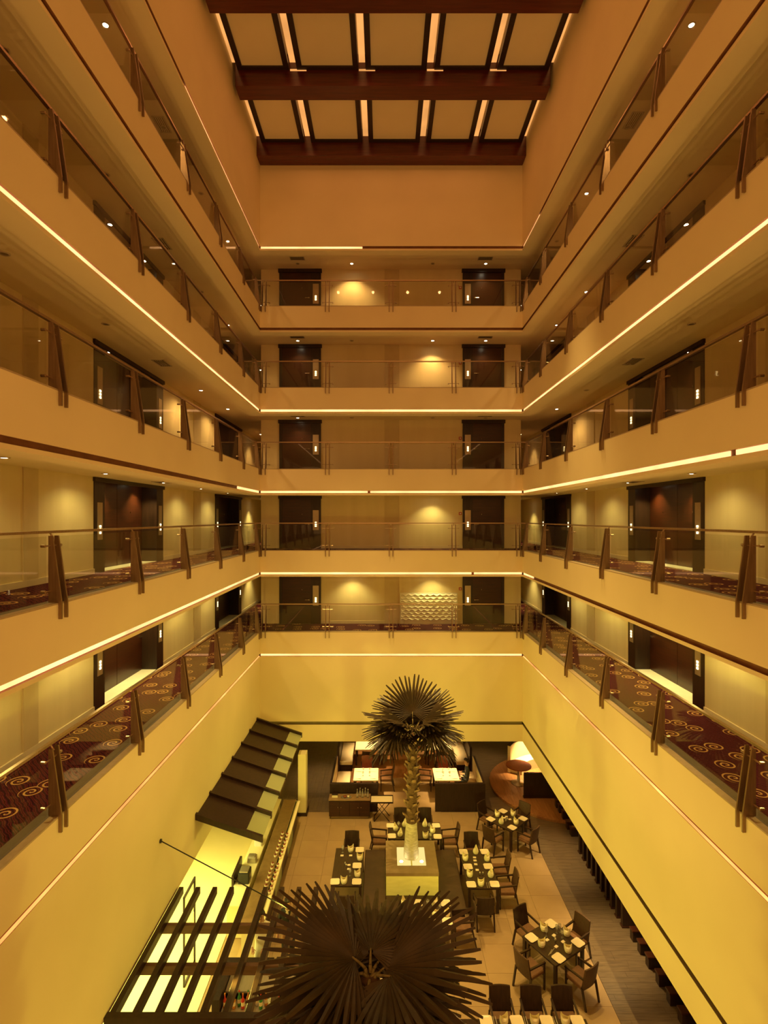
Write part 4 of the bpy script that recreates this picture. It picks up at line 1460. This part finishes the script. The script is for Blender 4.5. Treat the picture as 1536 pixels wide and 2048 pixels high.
MB().lathe([(.13, 0), (.20, .02), (.19, .022), (.12, .008)], n=24, sq=.6).build('rim', 'steel', o, smooth=True)
MB().lathe([(.05, .01), (.07, .05), (.03, .06)], (-.05, 0, 0), 12).build('bowl', 'redseat', o, smooth=True)
MB().lathe([(.03, .01), (.05, .05), (.02, .055)], (.07, .01, 0), 12).build('bowl', 'plate', o, smooth=True)
o = thing('napkin_box', 'small cream box at the left end of the sideboard', 'box', (-1.86, 20.1, .72))
MB().bbox(-.11, -.07, 0, .11, .07, .09, .01).build('body', 'plate', o)
MB().bbox(-.115, -.075, .09, .115, .075, .105, .005).build('lid', 'frame', o)
# tray stand
o = thing('tray_stand', 'folding wooden tray stand with crossed legs beside the sideboard', 'stand', (-.1, 19.9, .006))
MB().bbox(-.40, -.24, .70, .40, .24, .72, .005).build('tray', 'plate', o)
mb = MB().box(-.42, -.26, .70, .42, -.24, .75).box(-.42, .24, .70, .42, .26, .75).box(-.42, -.24, .70, -.40, .24, .75).box(.40, -.24, .70, .42, .24, .75)
mb.build('rim', 'wood', o)
for y in (-.20, .20):
    for s in (-1, 1):
        MB().prism([(s * .30, y, 0), (s * .26, y, 0), (-s * .28, y, .70), (-s * .32, y, .70)], (0, .03, 0)).build('leg', 'wood', o)
MB().tube((-.28, -.2, .02), (-.28, .2, .02), .015).build('stretcher', 'wood', o)

for nm, x0, x1, sg in (('left', -2.08, -.26, -1), ('right', 1.93, 3.84, 1)):
    xo = x0 if sg < 0 else x1            # outer side
    o = thing('booth_partition', 'low dark wood partition round the %s dining booth, cream inside' % nm, 'partition', ((x0 + x1) / 2, 20.42, 0))
    MB().bbox(x0, 20.36, .012, x1, 20.47, 1.08, .006).build('front_panel', 'frame', o, world=True)
    MB().box(x0 + .01, 20.47, .012, x1 - .01, 20.485, 1.06).build('lining', 'sofa', o, world=True)
    MB().box(xo, 20.47, .012, xo - sg * .08, 22.75, 1.08).build('side_panel', 'frame', o, world=True)
    MB().box(xo - sg * .08, 20.5, .012, xo - sg * .095, 22.75, 1.06).build('lining', 'sofa', o, world=True)
    s = thing('booth_sofa', 'cream cushioned bench inside the %s booth' % nm, 'sofa', (xo - sg * .38, 21.6, 0))
    a, b_ = sorted((xo - sg * .10, xo - sg * .66))
    MB().bbox(a, 20.5, .30, b_, 22.7, .45, .03).build('cushion', 'sofa', s, world=True)
    MB().box(a, 20.52, .012, b_, 22.68, .30).build('base', 'frame', s, world=True)
    s = thing('booth_sofa', 'cream high backed sofa behind the %s booth, by the far table' % nm, 'sofa', (xo - sg * .38, 24.6, 0))
    MB().bbox(a, 23.6, .30, b_, 25.6, .45, .03).build('cushion', 'sofa', s, world=True)
    MB().box(a, 23.62, .012, b_, 25.58, .30).build('base', 'frame', s, world=True)
    MB().box(xo, 23.5, .012, xo - sg * .1, 25.7, 1.1).build('backrest', 'frame', s, world=True)
    tx = -.75 if sg < 0 else 2.5
    table(tx, 21.8, 1.0, 1.05, 0, 'brightly lit booth table in the %s booth' % nm, 'booth tables', 'plate', .014)
    table(tx, 24.6, 1.15, 1.0, 0, 'brightly lit far table behind the %s booth' % nm, 'booth tables', 'plate', .014)
    chair(tx - sg * .82, 22.1, 90 if sg < 0 else -90, 'russet armchair on the aisle side of the %s booth table' % nm, 'russet booth chairs', 'leather', 'seat', .014)
    chair(tx, 22.75, 180, 'russet armchair at the far side of the %s booth table' % nm, 'russet booth chairs', 'redseat', 'redseat', .014)
    chair(tx, 23.8, 0, 'russet armchair on the near side of the far table, %s' % nm, 'russet booth chairs', 'leather', 'seat', .014)
    chair(tx - sg * .85, 24.5, 90 if sg < 0 else -90, 'russet armchair on the aisle side of the far table, %s' % nm, 'russet booth chairs', 'leather', 'seat', .014)
    rn = random.Random(3 if sg < 0 else 4)
    for i in range(4):
        px_, py_ = tx + (-.3 if i % 2 else .3), 21.8 + (-.3 if i < 2 else .3)
        q = bpy.data.objects.new('plate', PLATE_ME)
        COL.objects.link(q)
        q.location = (px_, py_, .758)
        tag(q, 'square cream plate at the %s corner of the %s booth table' % (['near right', 'near left', 'far right', 'far left'][i], nm), 'plate', 'plates on the booth tables')
        q = bpy.data.objects.new('wine_glass', GL_ME)
        COL.objects.link(q)
        q.location = (tx + (-.12 if i % 2 else .14), 21.8 + (-.14 if i < 2 else .16), .758)
        tag(q, 'small stemmed glass near the %s of the %s booth table centre' % (['near right', 'near left', 'far right', 'far left'][i], nm), 'glass', 'glasses on the booth tables')
    for yy, pw in ((21.8, 260), (24.6, 220)):
        d = thing('downlight', 'bright restaurant downlight over the %s table, %s booth' % ('near' if yy < 23 else 'far', nm), 'downlight', (tx, yy, ZC0), 0, 'restaurant downlights')
        for n2, me in (('ring', DL['ring']), ('lens', DL['lens'])):
            c = bpy.data.objects.new(n2, me)
            COL.objects.link(c)
            c.parent = d
        spot('lamp', (0, 0, -.03), pw, (1.0, .66, .26), 75, .8, (0, 0, -3), .05, d)
for x, y, pw, lb in ((6.6, 23.4, 800, 'above the round russet table'), (5.85, 13.9, 230, 'above the dark walkway, middle'), (5.85, 10.4, 200, 'above the dark walkway, nearest'), (5.85, 17.5, 130, 'above the dark walkway, farthest'),
                     (-2.6, 23.0, 90, 'above the back aisle on the left'), (4.4, 24.5, 60, 'above the back aisle on the right')):
    d = thing('downlight', 'bright restaurant downlight ' + lb, 'downlight', (x, y, ZC0), 0, 'restaurant downlights')
    for n2, me in (('ring', DL['ring']), ('lens', DL['lens'])):
        c = bpy.data.objects.new(n2, me)
        COL.objects.link(c)
        c.parent = d
    spot('lamp', (0, 0, -.03), pw, (1.0, .68, .28), 85, .9, (0, 0, -3), .05, d)

# round table, curved screen and dark panel on the platform
o = thing('round_table', 'round russet topped table on the raised wooden platform', 'table', (5.6, 22.35, .118), 0)
MB().lathe([(.46, .70), (.52, .72), (.52, .75), (.50, .755)], n=40).build('tabletop', 'redseat', o, smooth=False)
MB().lathe([(.30, 0), (.30, .02), (.06, .05), (.05, .66), (.14, .70)], n=20).build('pedestal', 'steel', o, smooth=True)
o = thing('curved_screen', 'curved cream lit screen behind the round russet table', 'screen', (CX, CY, .118))


def arc(r0, r1, a0, a1, z0, z1, n=28):
    mb = MB()
    v, fs = [], []
    for i in range(n + 1):
        t = R(a0 + (a1 - a0) * i / n)
        for r, z in ((r0, z0), (r1, z0), (r1, z1), (r0, z1)):
            v.append((r * math.cos(t), r * math.sin(t), z))
    for i in range(n):
        for j in range(4):
            a, b_ = i * 4 + j, i * 4 + (j + 1) % 4
            fs.append((a, a + 4, b_ + 4, b_))
    fs += [(0, 1, 2, 3), (n * 4 + 3, n * 4 + 2, n * 4 + 1, n * 4)]
    return mb.add(v, fs)


arc(2.0, 2.12, 60, 150, 0, 1.15).build('panel', 'sofa', o)
arc(1.5, 1.99, 60, 148, 0, .42).build('seat', 'sofa', o)
arc(1.98, 2.14, 60, 150, 1.15, 1.18).build('cap', 'wood', o)
o = thing('partition', 'dark wood panel standing at the front of the round platform', 'partition', (6.2, 21.2, .118))
MB().bbox(-.68, -.05, 0, .9, .05, .98, .006).build('panel', 'frame', o)
MB().box(-.70, -.07, 0, .92, .07, .06).build('base', 'door', o)

# ------------------------------------------------------------------ people


def sk_mesh(name, verts, edges, radii, root, mats, pick, sub=2):
    me = bpy.data.meshes.new(name)
    me.from_pydata(verts, edges, [])
    ob = bpy.data.objects.new(name, me)
    COL.objects.link(ob)
    md = ob.modifiers.new('skin', 'SKIN')
    md.use_smooth_shade = True
    sv = me.skin_vertices[0].data
    for i, r in enumerate(radii):
        sv[i].radius = (r, r) if not isinstance(r, tuple) else r
        sv[i].use_root = (i == root)
    ss = ob.modifiers.new('sub', 'SUBSURF')
    ss.levels = ss.render_levels = sub
    dg = bpy.context.evaluated_depsgraph_get()
    nm = bpy.data.meshes.new_from_object(ob.evaluated_get(dg))
    bpy.data.objects.remove(ob)
    nm.materials.clear()
    for m in mats:
        nm.materials.append(M[m])
    for p in nm.polygons:
        p.material_index = pick(p.center)
        p.use_smooth = True
    nm.name = name
    return nm


def person(label, loc, rz, suit, shirt, pose, seated=False):
    """one skinned body; local +Y is forward"""
    root = thing('person', label, 'person', loc, R(rz))
    V, E, RD = [], [], []

    def add(p, r, parent=None):
        V.append(p)
        RD.append(r)
        if parent is not None:
            E.append((parent, len(V) - 1))
        return len(V) - 1
    hz = .46 + .10 if seated else .95
    pel = add((0, 0, hz), (.15, .11))
    sp = add((0, -.01, hz + .22), (.15, .10), pel)
    ch = add((0, .0, hz + .42), (.17, .115), sp)
    ne = add((0, .01, hz + .56), (.062, .062), ch)
    hd0 = add((0, .03, hz + .64), (.068, .075), ne)
    hd1 = add((0, .045, hz + .74), (.078, .092), hd0)
    add((0, .035, hz + .82), (.055, .065), hd1)
    for s in (-1, 1):
        sh = add((s * .17, 0, hz + .48), .068, ch)
        el, wr = pose[0 if s < 0 else 1]
        el = (s * el[0], el[1], hz + el[2])
        wr = (s * wr[0], wr[1], hz + wr[2])
        e_ = add(el, .046, sh)
        w_ = add(wr, .032, e_)
        d = (Vector(wr) - Vector(el)).normalized()
        side = Vector((s, 0, 0)) - d * d.dot(Vector((s, 0, 0)))
        side.normalize()
        pa = Vector(wr) + d * .07
        p_ = add(tuple(pa), (.034, .022), w_)
        nrm = d.cross(side) * s
        for q, ln in ((-.03, .062), (-.01, .075), (.01, .07), (.03, .055)):
            k0 = add(tuple(pa + side * q + d * .03), .0095, p_)
            k1 = add(tuple(pa + side * q + d * (.03 + ln * .5) - nrm * .006), .009, k0)
            add(tuple(pa + side * q * .9 + d * (.03 + ln) - nrm * .02), .0075, k1)
        t0 = add(tuple(pa - side * .042 - d * .01), .011, p_)
        add(tuple(pa - side * .06 + d * .03), .009, t0)
        if seated:
            hp = add((s * .10, .05, hz - .02), .085, pel)
            kn = add((s * .13, .44, hz - .02), .062, hp)
            an = add((s * .13, .42, .08), .042, kn)
            add((s * .14, .58, .04), .036, an)
        else:
            hp = add((s * .10, 0, hz - .06), .092, pel)
            kn = add((s * .11, .02, .50), .062, hp)
            an = add((s * .11, -.02, .09), .042, kn)
            add((s * .13, .14, .035), .036, an)

    def pick(c):
        if c.z > hz + .575:
            return 1
        if c.z > hz + .40 and abs(c.x) < .045 and c.y > .05:
            return 2
        for s in (0, 1):
            el, wr = pose[s]
            w = Vector(((-1 if s == 0 else 1) * wr[0], wr[1], hz + wr[2]))
            e_ = Vector(((-1 if s == 0 else 1) * el[0], el[1], hz + el[2]))
            if (c - w).dot(w - e_) > 0 and (c - w).length < .25:
                return 1
        if c.z < .09:
            return 3
        return 0
    me = sk_mesh('body', V, E, RD, pel, [suit, 'skin', shirt, 'black'], pick)
    ob = bpy.data.objects.new('body', me)
    COL.objects.link(ob)
    ob.parent = root
    hc = Vector((0, .04, hz + .75))
    mb = MB()
    prof = []
    v, fs = [], []
    n, m = 14, 6
    for k in range(m + 1):
        ph = PI * .5 * k / m
        for i in range(n):
            t = 2 * PI * i / n
            x, y, z = math.cos(t) * math.cos(ph) * .094, math.sin(t) * math.cos(ph) * .110, math.sin(ph) * .115
            z0 = -.03 if y < .02 else .045
            v.append((hc.x + x, hc.y + y - .012, hc.z + z0 * math.cos(ph) + z))
    for k in range(m):
        for i in range(n):
            j = (i + 1) % n
            fs.append((k * n + i, k * n + j, (k + 1) * n + j, (k + 1) * n + i))
    fs.append(tuple(reversed(range(n))))
    mb.add(v, fs).build('hair', 'hair', root, smooth=True)
    for s in (-1, 1):
        MB().lathe([(.002, -.010), (.011, 0), (.002, .010)], (s * .032, hc.y + .086, hc.z - .0), 8).build('eye', 'black', root, smooth=True)
        MB().lathe([(.004, -.03), (.016, -.01), (.018, .012), (.006, .03)], (s * .088, hc.y - .005, hc.z - .01), 8).build('ear', 'skin', root, smooth=True)
    mb = MB().add([(-.015, hc.y + .085, hc.z - .035), (.015, hc.y + .085, hc.z - .035), (0, hc.y + .088, hc.z + .01), (0, hc.y + .115, hc.z - .03)], [(0, 1, 3), (1, 2, 3), (2, 0, 3), (0, 2, 1)])
    mb.build('nose', 'skin', root)
    MB().box(-.022, hc.y + .08, hc.z - .062, .022, hc.y + .092, hc.z - .054).build('mouth', 'redseat', root)
    return root


person('person in a dark suit and white shirt standing beside the buffet end', (-2.38, 13.25, .006), 165, 'suit', 'shirt', (((.25, .02, .22), (.20, .20, .10)), ((.25, .0, .22), (.22, .14, .02))))
person('person in a white chef jacket working behind the bar', (-2.95, 12.85, .006), 180, 'shirt', 'shirt', (((.26, .05, .22), (.16, .28, .16)), ((.26, .05, .22), (.16, .28, .14))))
person('person in dark clothes seated at the right booth table', (3.36, 21.75, .0), 90, 'suit', 'suit', (((.24, .04, .20), (.14, .20, .25)), ((.24, .04, .20), (.14, .20, .25))), True)
